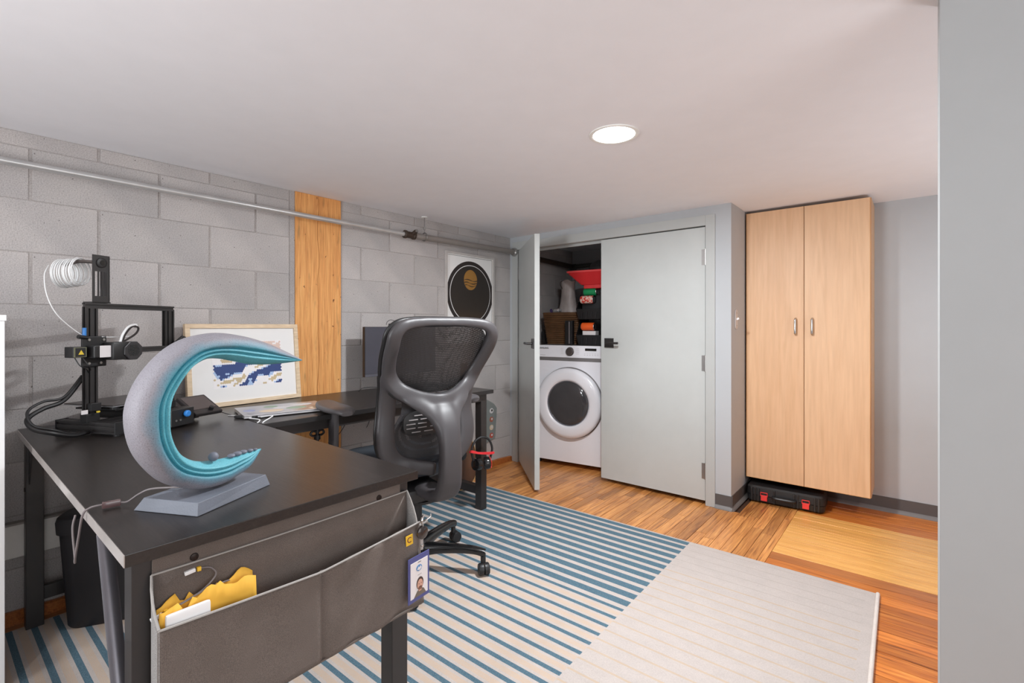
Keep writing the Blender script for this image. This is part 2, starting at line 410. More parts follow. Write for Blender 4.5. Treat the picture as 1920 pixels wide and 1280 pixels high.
# timber post let into the wall
t = thing('timber_post', 'old orange pine post set upright in the block wall behind the propped picture', 'post', (0.0, 1.44, 0)); t['kind'] = 'structure'
def post_half(y0, y1, wob):
    g = G(); n = 24
    L = []
    for i in range(n+1):
        z = (H0-.001)*i/n; d = .004*math.sin(i*1.7)+wob[i % len(wob)]*.003
        L.append((z, d))
    rings = [[(-.02, y0+(d if y0 > -.13 else 0), z), (.006, y0+(d if y0 > -.13 else 0), z), (.006, y1+(d if y1 < .13 else 0), z), (-.02, y1+(d if y1 < .13 else 0), z)] for z, d in L]
    g.loft(rings); return g
W_ = [0, 1, .4, -.6, -1, .2]
P(post_half(-.139, -.0055, W_), 'post_half', POSTW, t)
P(post_half(-.003, .139, W_), 'post_half', POSTW, t)
g = G(); g.box((-.02, -.012, 0), (-.002, .008, H0-.002)); P(g, 'crack', plain('crack_dark', (60, 34, 20), .9), t)
# rough wood base strip along the block wall
def wavy_base(y0, y1):
    g = G(); n = 30; rings = []
    for i in range(n+1):
        y = y0+(y1-y0)*i/n; h = .045+.007*math.sin(y*5+.8)+.003*math.sin(y*17)
        rings.append([(-.002, y, 0), (.020, y, 0), (.019, y, h*.9), (.012, y, h), (-.002, y, h)])
    g.loft(rings); return g
struct(wavy_base(-.9, YF+.0), 'baseboard_left', BORDER)
# closet wall with double door opening
g = G()
g.box((0, YF, 0), (.06, YF+.1, H0)); g.hexa([(.06, YF, 1.80), (1.66, YF, 1.80), (1.66, YF+.1, 1.80), (.06, YF+.1, 1.80), (.06, YF, hz(.06)), (1.66, YF, hz(1.66)), (1.66, YF+.1, hz(1.66)), (.06, YF+.1, hz(.06))])
g.box((1.66, YF, 0), (1.786, YF+.1, hz(1.7))); g.box((1.69, YF+.1, 0), (1.786, YB, hz(1.7)))
struct(g, 'wall_back', WALLP)
g = G(); g.box((0, YB, 0), (1.69, YB+.1, H0+.01)); g.box((1.786, YC, 0), (XR+.1, YC+.1, hz(3))); struct(g, 'wall_far', WALLP)
g = G(); g.box((2.701, 1.45, 0), (XR, 1.56, hz(3)), bev=.002); struct(g, 'wall_right', plain('grey_wall_paint_shaded', (172, 175, 176), .6, bumps=.08, bscale=120, var=.012))  # same grey paint, darkened in colour to stand in for shade
g = G(); g.box((XR, YN, 0), (XR+.1, YC+.1, hz(4.4))); struct(g, 'wall_side', WALLP)
g = G(); g.box((-.1, YN-.1, 0), (XR+.1, YN, hz(2))); struct(g, 'wall_front', WALLP)
# casing
g = G(); y0, y1 = YF-.012, YF
g.box((.034, y0, 0), (.092, y1, 1.851)); g.box((1.634, y0, .0), (1.692, y1, 1.851)); g.box((.092, y0, 1.785), (1.634, y1, 1.851))
g.box((.06, YF, 0), (.092, YF+.1, 1.80)); g.box((1.634, YF, 0), (1.66, YF+.1, 1.80)); g.box((.092, YF+.0, 1.785), (1.634, YF+.1, 1.80)); g.box((.092, YF+.045, 1.765), (1.634, YF+.06, 1.785))
struct(g, 'trim_1', TRIMP, bev=.0015)
# baseboards (rubber cove)
def cove(pts):
    g = G(); g.mat(RUBBER); 
    for (a, b, nrm) in pts:
        a, b, nrm = Vector(a), Vector(b), Vector(nrm)
        prof = [(0, .088), (.004, .088), (.005, .022), (0, .022)]
        g.mat(RUBBER); g.loft([[p + nrm*d + Vector((0,0,h)) for d, h in prof] for p in (a, b)])
        g.mat(RUBTOE); g.loft([[p + nrm*d + Vector((0,0,h)) for d, h in [(0, 0), (.02, 0), (.016, .012), (.005, .022), (0, .022)]] for p in (a, b)])
    return g
struct(cove([((1.692, YF, 0), (1.795, YF, 0), (0,-1,0)), ((1.786, YF-.01, 0), (1.786, YC, 0), (1,0,0))]), 'baseboard_back', RUBBER, smooth=True)
struct(cove([((1.786, YC, 0), (XR, YC, 0), (0,-1,0))]), 'baseboard_far', RUBBER, smooth=True)
# doors
def hinge_set(parent, x, y, zs, m=HINGE, s=1):
    for z in zs:
        g = G(); g.cyl((x, y, z-.052), (x, y, z+.052), .006, n=10); g.cbox((x-.012*s, y+.004, z), (.024, .003, .1)); P(g, 'hinge', m, parent, smooth=True)
g = G(); g.box((.878, YF+.0, .026), (1.629, YF+.036, 1.778), bev=.0015); door_2 = struct(g, 'door_2', DOORP)
hinge_set(door_2, 1.631, YF-.004, (1.585, .905, .215))
def lever(parent, mtx):
    g = G(); g.box((-.036, -.008, -.034), (.036, 0, .034), mtx, bev=.0015); P(g, 'escutcheon', BLKMET, parent)
    g = G(); g.tube([mtx @ Vector(p) for p in ((0, 0, 0), (0, -.045, 0))], .009, 12); g.tube([mtx @ Vector(p) for p in cat([(-.008, -.046, 0), (.04, -.048, 0), (.092, -.046, 0)], 4)], .0085, 12); P(g, 'handle', BLKMET, parent, smooth=True)
lever(door_2, Matrix.Translation((.945, YF-.0005, 1.021)))
g = G(); g.box((0, 0, .018), (.757, .036, 1.778), bev=.0015); door_1 = struct(g, 'door_1', DOORP)
door_1.location = (.098, YF-.004, 0); door_1.rotation_euler = (0, 0, math.radians(-42.8))
lever(door_1, Matrix.Translation((.70, -.0005, 1.021)) @ Matrix.Rotation(PI, 4, 'Y'))
hinge_set(door_1, -.004, .0, (1.585, .905, .215), s=-1)

# floorboards ----------------------------------------------------
def board(x0, x1, y0, y1, mat, dz=None):
    g = G(); dz = random.uniform(-.0012, 0) if dz is None else dz
    g.box((-(x1-x0)/2, -(y1-y0)/2, -.012), ((x1-x0)/2, (y1-y0)/2, 0)); o = g.build('floorboard', mat, floor, bev=.0011); o.location = ((x0+x1)/2, (y0+y1)/2, dz); return o
rest = []
def run_y(x0, x1, ya, yb, mat, single=True, lmin=.4, lmax=1.0):
    y = ya - random.uniform(0, .3)
    while y < yb:
        e = y + random.uniform(lmin, lmax)
        a, b = max(y, ya), min(e, yb)
        if b-a > .03: (board(x0+.0009, x1-.0009, a+.0008, b-.0008, mat) if single else rest.append((x0+.0006, x1-.0006, a, b)))
        y = e
WB = .0572; x = .004
while x < 2.1-.01:
    x1 = min(x+WB, 2.1)
    end = YB if x1 < 1.70 else YC
    if not (x1 > 1.70 and x < 1.786 and False): run_y(x, x1, 2.46, end if x1 < 1.70 or x > 1.78 else YF, OAK)
    run_y(x, x1, YN, 2.46, OAK, single=False)
    x = x1
def row_x(y0, y1, xa, xb, mat, lmin=.6, lmax=1.6, single=True):
    x = xa - random.uniform(0, .5)
    while x < xb:
        e = x+random.uniform(lmin, lmax); a, b = max(x, xa), min(e, xb)
        if b-a > .03: (board(a+.0009, b-.0009, y0+.0009, y1-.0009, mat) if single else rest.append((a, b, y0+.0006, y1-.0006)))
        x = e
y = YC
for wd in (.115, .115, .12): row_x(y-wd, y, 2.1, XR, OAKX, 1.0, 2.0); y -= wd
nrow = 17; wd = (y-2.735)/nrow
for i in range(nrow): row_x(y-wd, y, 2.1, XR, PATCH, 1.0, 2.4); y -= wd
row_x(y-.085, y, 2.1, XR, BORDER, 3, 4); y -= .085
while y > 1.3: row_x(y-.074, y, 2.1, XR, OAKX, .5, 1.3); y -= .074
while y > YN: row_x(y-.074, y, 2.1, XR, OAKX, .7, 1.6, single=False); y -= .074
g = G()
for r in rest: g.box((r[0], r[1] if False else r[2], -.012), (r[1], r[3], -.0006))
o = g.build('floorboard_field', OAK, floor); o['kind'] = 'stuff'

# ---------------------------------------------------------------- rug
rg = thing('striped_rug', 'large cream rug with blue and peach stripes lying under the desks and chair', 'rug', (1.753, 2.556, 0), math.radians(.9))
RX0, RX1, RY0, RT = -1.715, .79, -3.3, .009
S_ = []      # spans in y' : (y1, y0, leftmat, rightmat)
def top(k): return -.006-.0647*k
k = 0; y = 0.0
while True:
    T_ = top(k) if k else -.015
    if T_ < RY0+.1: break
    wide = k < 12; wd = (.036 if k == 0 else .0395) if wide else .0185
    nxt = top(k+1)
    mid = T_-wd
    S_.append((y, T_, RUGC, RUGC)); S_.append((T_, mid, RUGB, None))
    c = (mid+nxt)/2
    if wide: S_.append((mid, nxt, RUGC, None))
    else: S_.append((mid, c+.011, RUGC, None)); S_.append((c+.011, c-.011, RUGP, None)); S_.append((c-.011, nxt, RUGC, None))
    y = nxt; k += 1
g = G(); g.mat(RUGC); g.box((RX0, RY0, 0.0005), (RX1, 0, RT-.0003))
P(g, 'rug_body', None, rg, bev=.003)
def strip(x0, x1, y1, y0, m, z=RT):
    g.mat(m); g.face([g.bm.verts.new(p) for p in ((x0, y0, z), (x1, y0, z), (x1, y1, z), (x0, y1, z))])
g = G()
for (a, b, m, _) in S_:
    if a-b > 1e-5: strip(RX0+.004, 0, a if a < -.004 else -.004, b, m)
# right half
y = -.004; kk = 0; prev = -.004
while y > RY0+.1:
    c = -.038-.0647*kk; big = kk > 4; hw = .0045 if big else .0016
    if c-hw < RY0: break
    strip(0, RX1-.045, prev, c+hw, RUGC); strip(0, RX1-.045, c+hw, c-hw, RUGT if big else RUGF); prev = c-hw; kk += 1; y = c
strip(RX1-.045, RX1-.012, -.004, RY0+.01, RUGC)
P(g, 'pile_stripes', None, rg, fixn=False)
g = G(); g.tube([(RX1-.004, RY0, .008), (RX1-.004, -.002, .008)], .0075, 10); P(g, 'bound_edge', rugm('rug_edge', (226, 216, 208), (206, 194, 186), 500), rg, smooth=True)

# ---------------------------------------------------------------- ceiling lamp (visible) and its unseen twins, the last two added for fill
def ceil_lamp(x, y, label):
    t = thing('recessed_light', label, 'light', (x, y, hz(x)), group='recessed lights in the ceiling')
    g = G(); g.prof((0,0,.0), (0,0,-1), [(0, .098), (.004, .098), (.006, .09), (.003, .082), (0, .082)], 40); P(g, 'trim_ring', WHITEP, t, smooth=True)
    g = G(); g.prof((0,0,.0), (0,0,-1), [(0, .081), (.0045, .081), (.005, .07)], 40); P(g, 'diffuser', EMI, t, smooth=True)
EMI = emit('lamp_glow', (255, 252, 248), 9)
for i, (x, y) in enumerate(LAMPS): ceil_lamp(x, y, 'round glowing recessed light in the white ceiling' if i == 0 else ['', 'recessed ceiling light just behind the camera', 'added fill ceiling light hidden behind the right foreground wall', 'added fill ceiling light farthest behind the camera'][i])

# ---------------------------------------------------------------- pipe along the block wall
t = thing('wall_pipe', 'long grey steel pipe running along the top of the block wall', 'pipe', (.06, 1.6, 1.755))
def L_(p): return (p[0]-.06, p[1]-1.6, p[2]-1.755)
g = G(); g.tube([L_((.06, -.9, 1.757)), L_((.06, 2.04, 1.753))], .0145, 16); P(g, 'thin_pipe', STEEL, t, smooth=True)
g = G(); g.tube([L_((.06, 2.07, 1.753)), L_((.06, YF-.016, 1.768))], .0215, 16); P(g, 'thick_pipe', STEELD, t, smooth=True)
g = G(); g.prof(L_((.06, 2.005, 1.753)), (0,1,0), [(0, .022), (.004, .027), (.016, .027), (.02, .022), (.07, .022), (.074, .027), (.088, .027), (.09, .02)], 20)
g.cyl(L_((.075, 2.07, 1.762)), L_((.100, 2.075, 1.776)), .014, n=12); P(g, 'coupling', BROWNM, t, smooth=True)
g = G(); g.cyl(L_((.100, 2.075, 1.776)), L_((.110, 2.077, 1.781)), .010, n=12); P(g, 'plug', SCREW, t, smooth=True)
for y, z in ((2.18, 1.757),):
    g = G(); g.tube([L_((.06+.028*math.cos(a), y, z+.028*math.sin(a))) for a in [2*PI*i/16 for i in range(16)]], .0035, 6, closed=True); g.tube([L_((.06, y, z+.028)), L_((.06, y, hz(.06)))], .0035, 8); P(g, 'hanger', HINGE, t, smooth=True)
    g = G(); g.cyl(L_((.06, y, H0-.006)), L_((.06, y, H0)), .022, n=16); P(g, 'hanger_plate', WHITEP, t, smooth=True)
    g = G(); g.cyl(L_((.06, y, z+.05)), L_((.06, y, z+.07)), .008, n=10); P(g, 'hanger_nut', SCREW, t, smooth=True)
g = G(); g.prof(L_((.06, YF-.034, 1.768)), (0,1,0), [(0, .024), (.003, .031), (.016, .037), (.021, .037)], 24); P(g, 'flange', CHROME, t, smooth=True)

# ---------------------------------------------------------------- white band (baseboard heater) low on the wall
t = thing('wall_heater_cover', 'long white cover strip low on the block wall behind the black bin', 'cover', (.0, .3, .26))
g = G(); g.box((.001, -1.1, 0), (.03, .62, .125)); P(g, 'panel', plain('heater_white', (240, 236, 230), .5), t, bev=.004)
g = G(); g.box((.001, -1.1, .125), (.036, .62, .133)); P(g, 'top_lip', plain('heater_lip', (150, 142, 136), .5), t, bev=.002)

# ---------------------------------------------------------------- white bookcase at the left edge
t = thing('white_bookcase', 'white cabinet edge standing at the left edge of the photo', 'cabinet', (.2, -.13, 0))
g = G(); g.box((-.17, -.35, .012), (.287, -.334, 1.158)); g.box((-.17, .262, .012), (.287, .278, 1.158)); g.box((-.17, -.334, .012), (-.16, .262, 1.158)); P(g, 'side_panels', WHITEPL, t, bev=.001)
g = G(); g.box((-.19, -.36, 1.158), (.291, .2815, 1.176)); P(g, 'top', WHITEPL, t, bev=.001)
for z in (.012, .3, .58, .86):
    g = G(); g.box((-.16, -.334, z), (.284, .262, z+.016)); P(g, 'shelf', WHITEPL, t, bev=.001)

# ---------------------------------------------------------------- desks
def desk(name, label, loc, xs, ys, mat, legs, extra=None, beams=(), th=.025):
    t = thing(name, label, 'desk', loc)
    g = G(); g.box((xs[0], ys[0], .75-th), (xs[1], ys[1], .75)); o = P(g, 'desktop', mat, t, bev=.0015)
    for (x, y) in legs:
        g = G(); g.cbox((x, y, .362), (.05, .05, .724)); P(g, 'leg', BLKMET, t, bev=.002)
        g = G(); g.cyl((x, y, .0), (x, y, .006), .018, n=12); P(g, 'foot', BLKPL, t)
    for a, b in beams:
        g = G(); g.box(a, b); P(g, 'beam', BLKMET, t, bev=.0015)
    return t
RZ = .0095
# desk 1 (near)
t1 = thing('near_desk', 'black wood-grain desk in the foreground carrying the wave lamp and the printer', 'desk', (.82, .53, RZ))
def D1(x, y, z): return (x-.82, y-.53, z-RZ)
g = G(); g.box(D1(.035, .212, .727), D1(1.622, .846, .750)); P(g, 'desktop', DARKW, t1, bev=.0015)
g = G(); g.box(D1(.0355, .2108, .728), D1(1.6215, .2124, .7492)); P(g, 'edge_band', plain('edge_reflection', (176, 168, 164), .28, coat=.3, var=.15), t1)  # pale strip paints the bright reflection along the desk edge
for (x, y) in ((.092, .252), (.092, .806), (1.571, .252), (1.571, .806)):
    g = G(); g.box(D1(x-.025, y-.025, RZ), D1(x+.025, y+.025, .727)); P(g, 'leg', BLKMET, t1, bev=.002)
for x in (.092, 1.571):
    g = G(); g.box(D1(x-.012, .277, .10), D1(x+.012, .781, .15)); P(g, 'stretcher', BLKMET, t1, bev=.0015)
    g = G(); g.box(D1(x-.02, .277, .69), D1(x+.02, .781, .727)); P(g, 'top_rail', BLKMET, t1, bev=.0015)
for y in (.262, .796):
    g = G(); g.box(D1(.117, y-.012, .695), D1(1.546, y+.012, .727)); P(g, 'long_rail', BLKMET, t1, bev=.0015)
g = G(); g.poly([D1(.117, .235, .727), D1(.21, .235, .727), D1(.117, .235, .55)], (0, .004, 0)); P(g, 'gusset', BLKMET, t1)
g = G(); g.cyl(D1(.1, .2265, .53), D1(.1, .224, .53), .008, n=14); P(g, 'bolt', SCREWB, t1, smooth=True)
g = G(); g.tube([D1(1.395, .226, .722), D1(1.555, .226, .40)], .0135, 10, flat=.5); P(g, 'diagonal_brace', plain('grey_brace', (120, 118, 124), .3, .6), t1, smooth=True)
# desk 2 (along wall)
t2 = thing('far_desk', 'black desk along the block wall under the monitor', 'desk', (.35, 1.5, RZ))
def D2(x, y, z): return (x-.35, y-1.5, z-RZ)
g = G(); g.box(D2(.032, .852, .727), D2(.652, 2.232, .750)); P(g, 'desktop', DARKW2, t2, bev=.0015)
g = G(); g.box(D2(.6505, .853, .7285), D2(.6535, 2.231, .7485)); P(g, 'front_edge', BLKPL, t2)
for (x, y) in ((.585, 2.19), (.07, 2.19), (.585, .90), (.07, .90)):
    g = G(); g.box(D2(x-.025, y-.025, RZ), D2(x+.025, y+.025, .727)); P(g, 'leg', BLKMET, t2, bev=.002)
for y in (2.19, .90):
    g = G(); g.box(D2(.095, y-.02, .10), D2(.56, y+.02, .15)); P(g, 'stretcher', BLKMET, t2, bev=.0015)
    g = G(); g.box(D2(.095, y-.02, .685), D2(.56, y+.02, .727)); P(g, 'top_rail', BLKMET, t2, bev=.0015)
for x in (.6, .08):
    g = G(); g.box(D2(x-.015, .925, .68), D2(x+.015, 2.165, .727)); P(g, 'long_rail', BLKMET, t2, bev=.0015)

# ---------------------------------------------------------------- chair
ch = thing('office_chair', 'charcoal high-back mesh office chair seen from behind at the far desk', 'chair', (.87, 1.45, 0.010), math.radians(-12))
def mirror(h): return h + [(-s, z, b, w_) for (s, z, b, w_) in h[-2:0:-1]]
half = [(0,1.148,.27,.046), (.12,1.147,.275,.046), (.20,1.134,.29,.052), (.234,1.10,.285,.062), (.236,1.05,.26,.066), (.229,.99,.215,.066), (.208,.92,.17,.070), (.165,.862,.175,.074), (.09,.825,.21,.074), (0,.81,.24,.076)]
loop = catn(mirror(half), 6, True)
gb = G(); gb.ribbon([(b, s, z) for s, z, b, _ in loop], [r[3] for r in loop], .036, N=(1, 0, 0), closed=True, e=.7, n=18)
g = G(); g.ribbon([(b-.026, s*1.03, z+(.004 if z > 1 else 0)) for s, z, b, _ in loop], [r[3]*.9 for r in loop], .02, N=(1, 0, 0), closed=True, e=.8, n=14); P(g, 'front_rim', BLKPL, ch, smooth=True, angle=70)
rail = [(.216,.93,.165,.07), (.197,.86,.13,.08), (.193,.79,.112,.084), (.197,.73,.108,.085), (.203,.66,.115,.088), (.192,.595,.118,.088), (.150,.545,.12,.080), (.085,.524,.145,.070), (.02,.52,.22,.066)]
for sg in (-1, 1):
    r = catn([(s*sg, z, b, w_) for s, z, b, w_ in rail], 6)
    gb.ribbon([(b, s, z) for s, z, b, _ in r], [q[3] for q in r], .036, N=(1, .0, 0), e=.7, n=18)
    g = G(); g.ribbon([(b-.027, s*1.02, z) for s, z, b, _ in r], [q[3]*.85 for q in r], .02, N=(1, 0, 0), e=.8, n=14); P(g, 'front_rim', BLKPL, ch, smooth=True, angle=70)
sp = [(.236,.815,.05,.012), (.242,.80,.075,.034), (.254,.778,.092,.05), (.274,.745,.100,.055), (.294,.70,.102,.055), (.306,.62,.10,.055), (.308,.54,.105,.055), (.298,.47,.112,.055), (.266,.425,.115,.055), (.20,.402,.115,.05), (.08,.40,.115,.05)]
r = catn(sp, 6)
gb.ribbon([(q[0], 0, q[1]) for q in r], [q[2] for q in r], [q[3] for q in r], B=(0, 1, 0), e=.55, n=20)
for sg in (-1, 1):
    q_ = catn([(.196, .150, .832, .045, .020), (.224, .105, .806, .060, .034), (.241, .070, .782, .066, .042), (.262, .048, .752, .058, .050), (.284, .036, .71, .044, .052), (.298, .030, .66, .036, .05)], 5)
    gb.ribbon([(q[0], q[1]*sg, q[2]) for q in q_], [q[3] for q in q_], [q[4] for q in q_], N=(1, 0, .3), e=.75, n=16)
back = P(gb, 'back_frame', CHAIRPL, ch, smooth=True, angle=180)
md = back.modifiers.new('fuse', 'REMESH'); md.mode = 'VOXEL'; md.voxel_size = .0045; md.use_smooth_shade = True
md = back.modifiers.new('soften', 'SMOOTH'); md.factor = .9; md.iterations = 34
def hw_up(z):
    pts = [(.84, .10), (.86, .155), (.92, .185), (1.0, .20), (1.06, .21), (1.10, .205), (1.13, .16)]
    for (a, wa), (b, wb) in zip(pts, pts[1:]):
        if z <= b: return wa+(wb-wa)*(z-a)/(b-a)
    return pts[-1][1]
def bup(z): return .135+.15*((z-.83)/.3)**1.1 if z > .83 else .135
g = G(); g.grid(lambda u, v: (bup(.84+.288*v)+.02*math.cos((u-.5)*PI)-.01, (u*2-1)*hw_up(.84+.288*v)*1.04, .84+.288*v), 16, 16); P(g, 'upper_mesh', MESHF, ch, smooth=True)
g = G(); g.grid(lambda u, v: (.098-.015*math.cos((u-.5)*PI)*math.sin(v*PI), (u*2-1)*(.12+.05*math.sin(PI*min(1, v*1.3))), .545+.27*v), 16, 12); P(g, 'lower_mesh', MESHL, ch, smooth=True)
g = G()
pl = [(math.copysign(abs(math.cos(a))**.6, math.cos(a))*.125, math.copysign(abs(math.sin(a))**.6, math.sin(a))*.055) for a in [2*PI*i/32 for i in range(32)]]
g.poly([(.112, y, .705+z) for y, z in pl], (.016, 0, 0)); lum = P(g, 'lumbar_pad', BLKPL, ch, bev=.003, smooth=True)
for zz in (-.036, -.018, 0, .018, .036):
    for yy in ((-.085, -.03, .03, .085) if abs(zz) < .03 else (-.06, 0, .06)):
        g = G(); g.cbox((.1295, yy+(.006 if zz > 0 else -.006), .705+zz), (.003, .042, .004)); P(g, 'slot', plain('slot_light', (150, 144, 144), .6), lum)
# seat
g = G()
def seat_ring(z, k):
    out = []
    for i in range(40):
        a = 2*PI*i/40; c, s = math.cos(a), math.sin(a)
        out.append((-.19+.235*k*math.copysign(abs(c)**.5, c), .255*k*math.copysign(abs(s)**.5, s), z))
    return out
g.loft([seat_ring(.43, .86), seat_ring(.438, .97), seat_ring(.47, 1.0), seat_ring(.495, .98), seat_ring(.508, .90), seat_ring(.512, .6), seat_ring(.508, .2)]); P(g, 'seat', SEATF, ch, smooth=True, angle=60)
g = G(); g.loft([seat_ring(.405, .7), seat_ring(.43, .84)]); P(g, 'seat_pan', BLKPL, ch, smooth=True)
g = G(); g.box((-.16, -.09, .345), (.11, .09, .405)); P(g, 'tilt_mechanism', BLKPL, ch, bev=.012, smooth=True)
g = G(); g.prof((.03, 0, .345), (0,0,-1), [(0, .085), (.012, .082), (.02, .06)], 24); P(g, 'mechanism_cover', BLKPL, ch, smooth=True)
g = G(); g.cyl((0,0,.12), (0,0,.36), .027, n=20); g.cyl((0,0,.10), (0,0,.22), .033, n=20); P(g, 'gas_lift', BLKPL, ch, smooth=True)
g = G(); g.prof((0,0,.062), (0,0,1), [(0, .04), (.005, .055), (.055, .05), (.07, .036)], 24); hub = P(g, 'base_hub', BLKPL, ch, smooth=True)
for sg in (-1, 1):
    y = sg*.325
    g = G(); r = catn([(.01, y, .760, .05, .02), (-.03, y, .766, .095, .028), (-.12, y, .763, .118, .034), (-.23, y*1.0, .762, .112, .034), (-.31, y*.985, .766, .085, .03), (-.345, y*.98, .766, .04, .02)], 5)
    g.ribbon([q[:3] for q in r], [q[3] for q in r], [q[4] for q in r], N=(0, 0, 1), e=.8, n=18); P(g, 'armrest_pad', PADPL, ch, smooth=True, angle=60)
    g = G(); g.ribbon([(-.17, y, .745), (-.17, y, .66), (-.17, y, .60)], [.085, .075, .065], .034, N=(0, 1, 0)); g.ribbon(cat([(-.17, y, .63), (-.17, y, .45), (-.17, y*.95, .41), (-.17, y*.5, .395)], 5), .07, .034, N=(0, 1, .2)); g.cyl((-.24, y-.03*sg, .722), (-.24, y+.035*sg, .722), .014, n=12); P(g, 'arm_post', CHAIRPL, ch, smooth=True)
for i in range(5):
    a = math.radians(32+12+72*i); ca, sa = math.cos(a), math.sin(a); RR = .318
    g = G(); r = catn([(.035, .096, .06, .056), (.12, .106, .052, .046), (.22, .108, .046, .036), (.285, .104, .042, .032), (.325, .094, .036, .034)], 4)
    g.ribbon([(q[0]*ca, q[0]*sa, q[1]) for q in r], [q[2] for q in r], [q[3] for q in r], N=(0, 0, 1), e=.7, n=14); P(g, 'base_leg', GLOSSBK, ch, smooth=True, angle=60)
    ax = a+math.radians((25, 60, -35, 80, 10)[i]); d = Vector((math.cos(ax), math.sin(ax), 0)); cpt = Vector((RR*ca, RR*sa, .027)) + d.cross(Vector((0,0,1)))*.012
    g = G(); g.cyl((RR*ca, RR*sa, .05), (RR*ca, RR*sa, .092), .012, n=12)
    for sgn in (-1, 1): g.prof(cpt+d*.003*sgn, d*sgn, [(0, .026), (.016, .027), (.021, .024), (.023, .014)], 20)
    P(g, 'caster', BLKPL, ch, smooth=True)

# ---------------------------------------------------------------- felt organiser hung on the end of the near desk
fo = thing('felt_organiser', 'grey felt pocket organiser hanging from the end of the near desk', 'organiser', (1.60, .55, .40))
def F_(x, y, z): return (x-1.60, y-.55, z-.40)
g = G(); g.box(F_(1.5972, .256, .40), F_(1.6012, .802, .727)); P(g, 'back_panel', FELT, fo)
def fold(y, z):
    s = (y-.56)/.29
    if s < 0: return 0
    return .0055*math.sin(15*(s*.9+(.61-z)*2.2)+.6)*min(1, s*4)*(1 if s < .9 else .4)*(.35+.65*min(1, (.615-z)/.05))
def rimz(y): return .610-.012*(y-.25)/.31 if y < .56 else .598+.024*(y-.56)/.29
g = G(); V = g.grid(lambda u, v: F_(1.646+.004*math.sin(u*PI)+fold(.253+.592*u, .4+.2*v)-.006*math.exp(-((u-.515)/.010)**2), .253+(.592-.012*v*(1 if u > .5 else 0)*u)*u, .392+.012*u+(rimz(.253+.592*u)-.392-.012*u)*v), 60, 18)
front = P(g, 'front_panel', FELT, fo, smooth=True)
md = front.modifiers.new('thick', 'SOLIDIFY'); md.thickness = .003; md.offset = -1
g = G(); g.grid(lambda u, v: F_(1.602+.0005+.044*u, .254-.004*math.sin(u*PI), .40+((.693+(.612-.693)*u)-.40)*v), 6, 6); o = P(g, 'side_panel', FELTL, fo, smooth=True); m_ = o.modifiers.new('t', 'SOLIDIFY'); m_.thickness = .003
g = G(); g.grid(lambda u, v: F_(1.602+.044*u, .824+.016*u*(1-v)+.004*math.sin(u*PI), .40+((.697+(.618-.697)*u)-.40)*v), 6, 6); o = P(g, 'side_panel', FELTL, fo, smooth=True); m_ = o.modifiers.new('t', 'SOLIDIFY'); m_.thickness = .003
g = G(); g.grid(lambda u, v: F_(1.6035, .254+.57*u, .40+(.693-.40+.004*u-.004*math.sin(u*PI))*v), 12, 6); o = P(g, 'inner_back', FELT, fo, smooth=True); m_ = o.modifiers.new('t', 'SOLIDIFY'); m_.thickness = .003
g = G(); g.hexa([F_(1.602, .254, .392), F_(1.648, .254, .390), F_(1.648, .845, .402), F_(1.602, .826, .392), F_(1.602, .254, .396), F_(1.648, .254, .394), F_(1.648, .845, .406), F_(1.602, .826, .396)]); P(g, 'bottom_panel', FELT, fo)
g = G(); g.tube([F_(1.647+.004*math.sin(i/40*PI), .253+.578*i/40, rimz(.253+.592*i/40)) for i in range(41)], .0022, 6); g.tube([F_(1.603+.044*u, .254-.004*math.sin(u*PI), .693-.081*u) for u in (0, .25, .5, .75, 1)], .002, 6); g.tube([F_(1.6035, .254+.57*u, .693+.004*u-.004*math.sin(u*PI)) for u in [i/10 for i in range(11)]], .0018, 6); g.tube([F_(1.602+.044*u, .824+.004*math.sin(u*PI), .697-.079*u) for u in (0, .25, .5, .75, 1)], .002, 6); P(g, 'rim_stitching', plain('pale_felt_rim', (168, 164, 160), .9), fo, smooth=True)
for y in (.322, .736):
    g = G(); g.prof(F_(1.6012, y, .713-.012), (1,0,0), [(0, .0075), (.002, .007), (.003, .003)], 16); P(g, 'screw', SCREWB, fo, smooth=True)
# yellow envelope in the pocket
t = thing('yellow_envelope', 'crumpled torn yellow padded envelope sticking out of the felt pocket', 'envelope', (1.620, .345, .42))
def env(u, v, off):
    y = -.086+.165*u; top = [.212, .214, .205, .214, .222, .230, .222, .218, .222, .218, .214][min(10, int(u*10))]
    z = top*v; return (off+.004*math.sin(7*u+3*v)+.004*noise.noise(Vector((u*6, v*5, off*40))), y, z+.008*noise.noise(Vector((u*14, v, 2)))*v)
g = G(); g.grid(lambda u, v: env(u, v, .010), 22, 8); g.grid(lambda u, v: env(u, v*(1.0+.05*math.sin(u*9)), -.008), 22, 8)
o = P(g, 'paper', YELLOW, t, smooth=True, angle=60); m_ = o.modifiers.new('t', 'SOLIDIFY'); m_.thickness = .0015
t = thing('white_charger', 'white rounded charger box standing in the felt pocket', 'charger', (1.6365, .302, .515))
g = G(); g.box((-.005, -.036, 0), (.005, .036, .112)); P(g, 'body', WHITEPL, t, bev=.006, smooth=True)
t = thing('connector_cable', 'grey wire with white and yellow plugs looped over the pocket contents', 'cable', (1.613, .325, .594))
g = G(); g.tube(cat([(-.0, -.058, .028), (.002, -.02, .036), (.006, .008, .048), (.0, .03, .064), (-.004, .024, .078), (-.006, .012, .083), (-.006, .002, .084)], 6), .0016, 6); g.tube(cat([(.006, -.03, .035), (.008, .01, .046), (.004, .05, .046), (-.002, .06, .04)], 5), .0016, 6); P(g, 'wire', CABLE, t, smooth=True)
for c, rz in (((.0, -.066, .025), .3), ((-.006, -.012, .084), .1)):
    g = G(); g.cbox(c, (.007, .018, .007), 0, rz, bev=.0015); P(g, 'plug', WHITEPL, t)
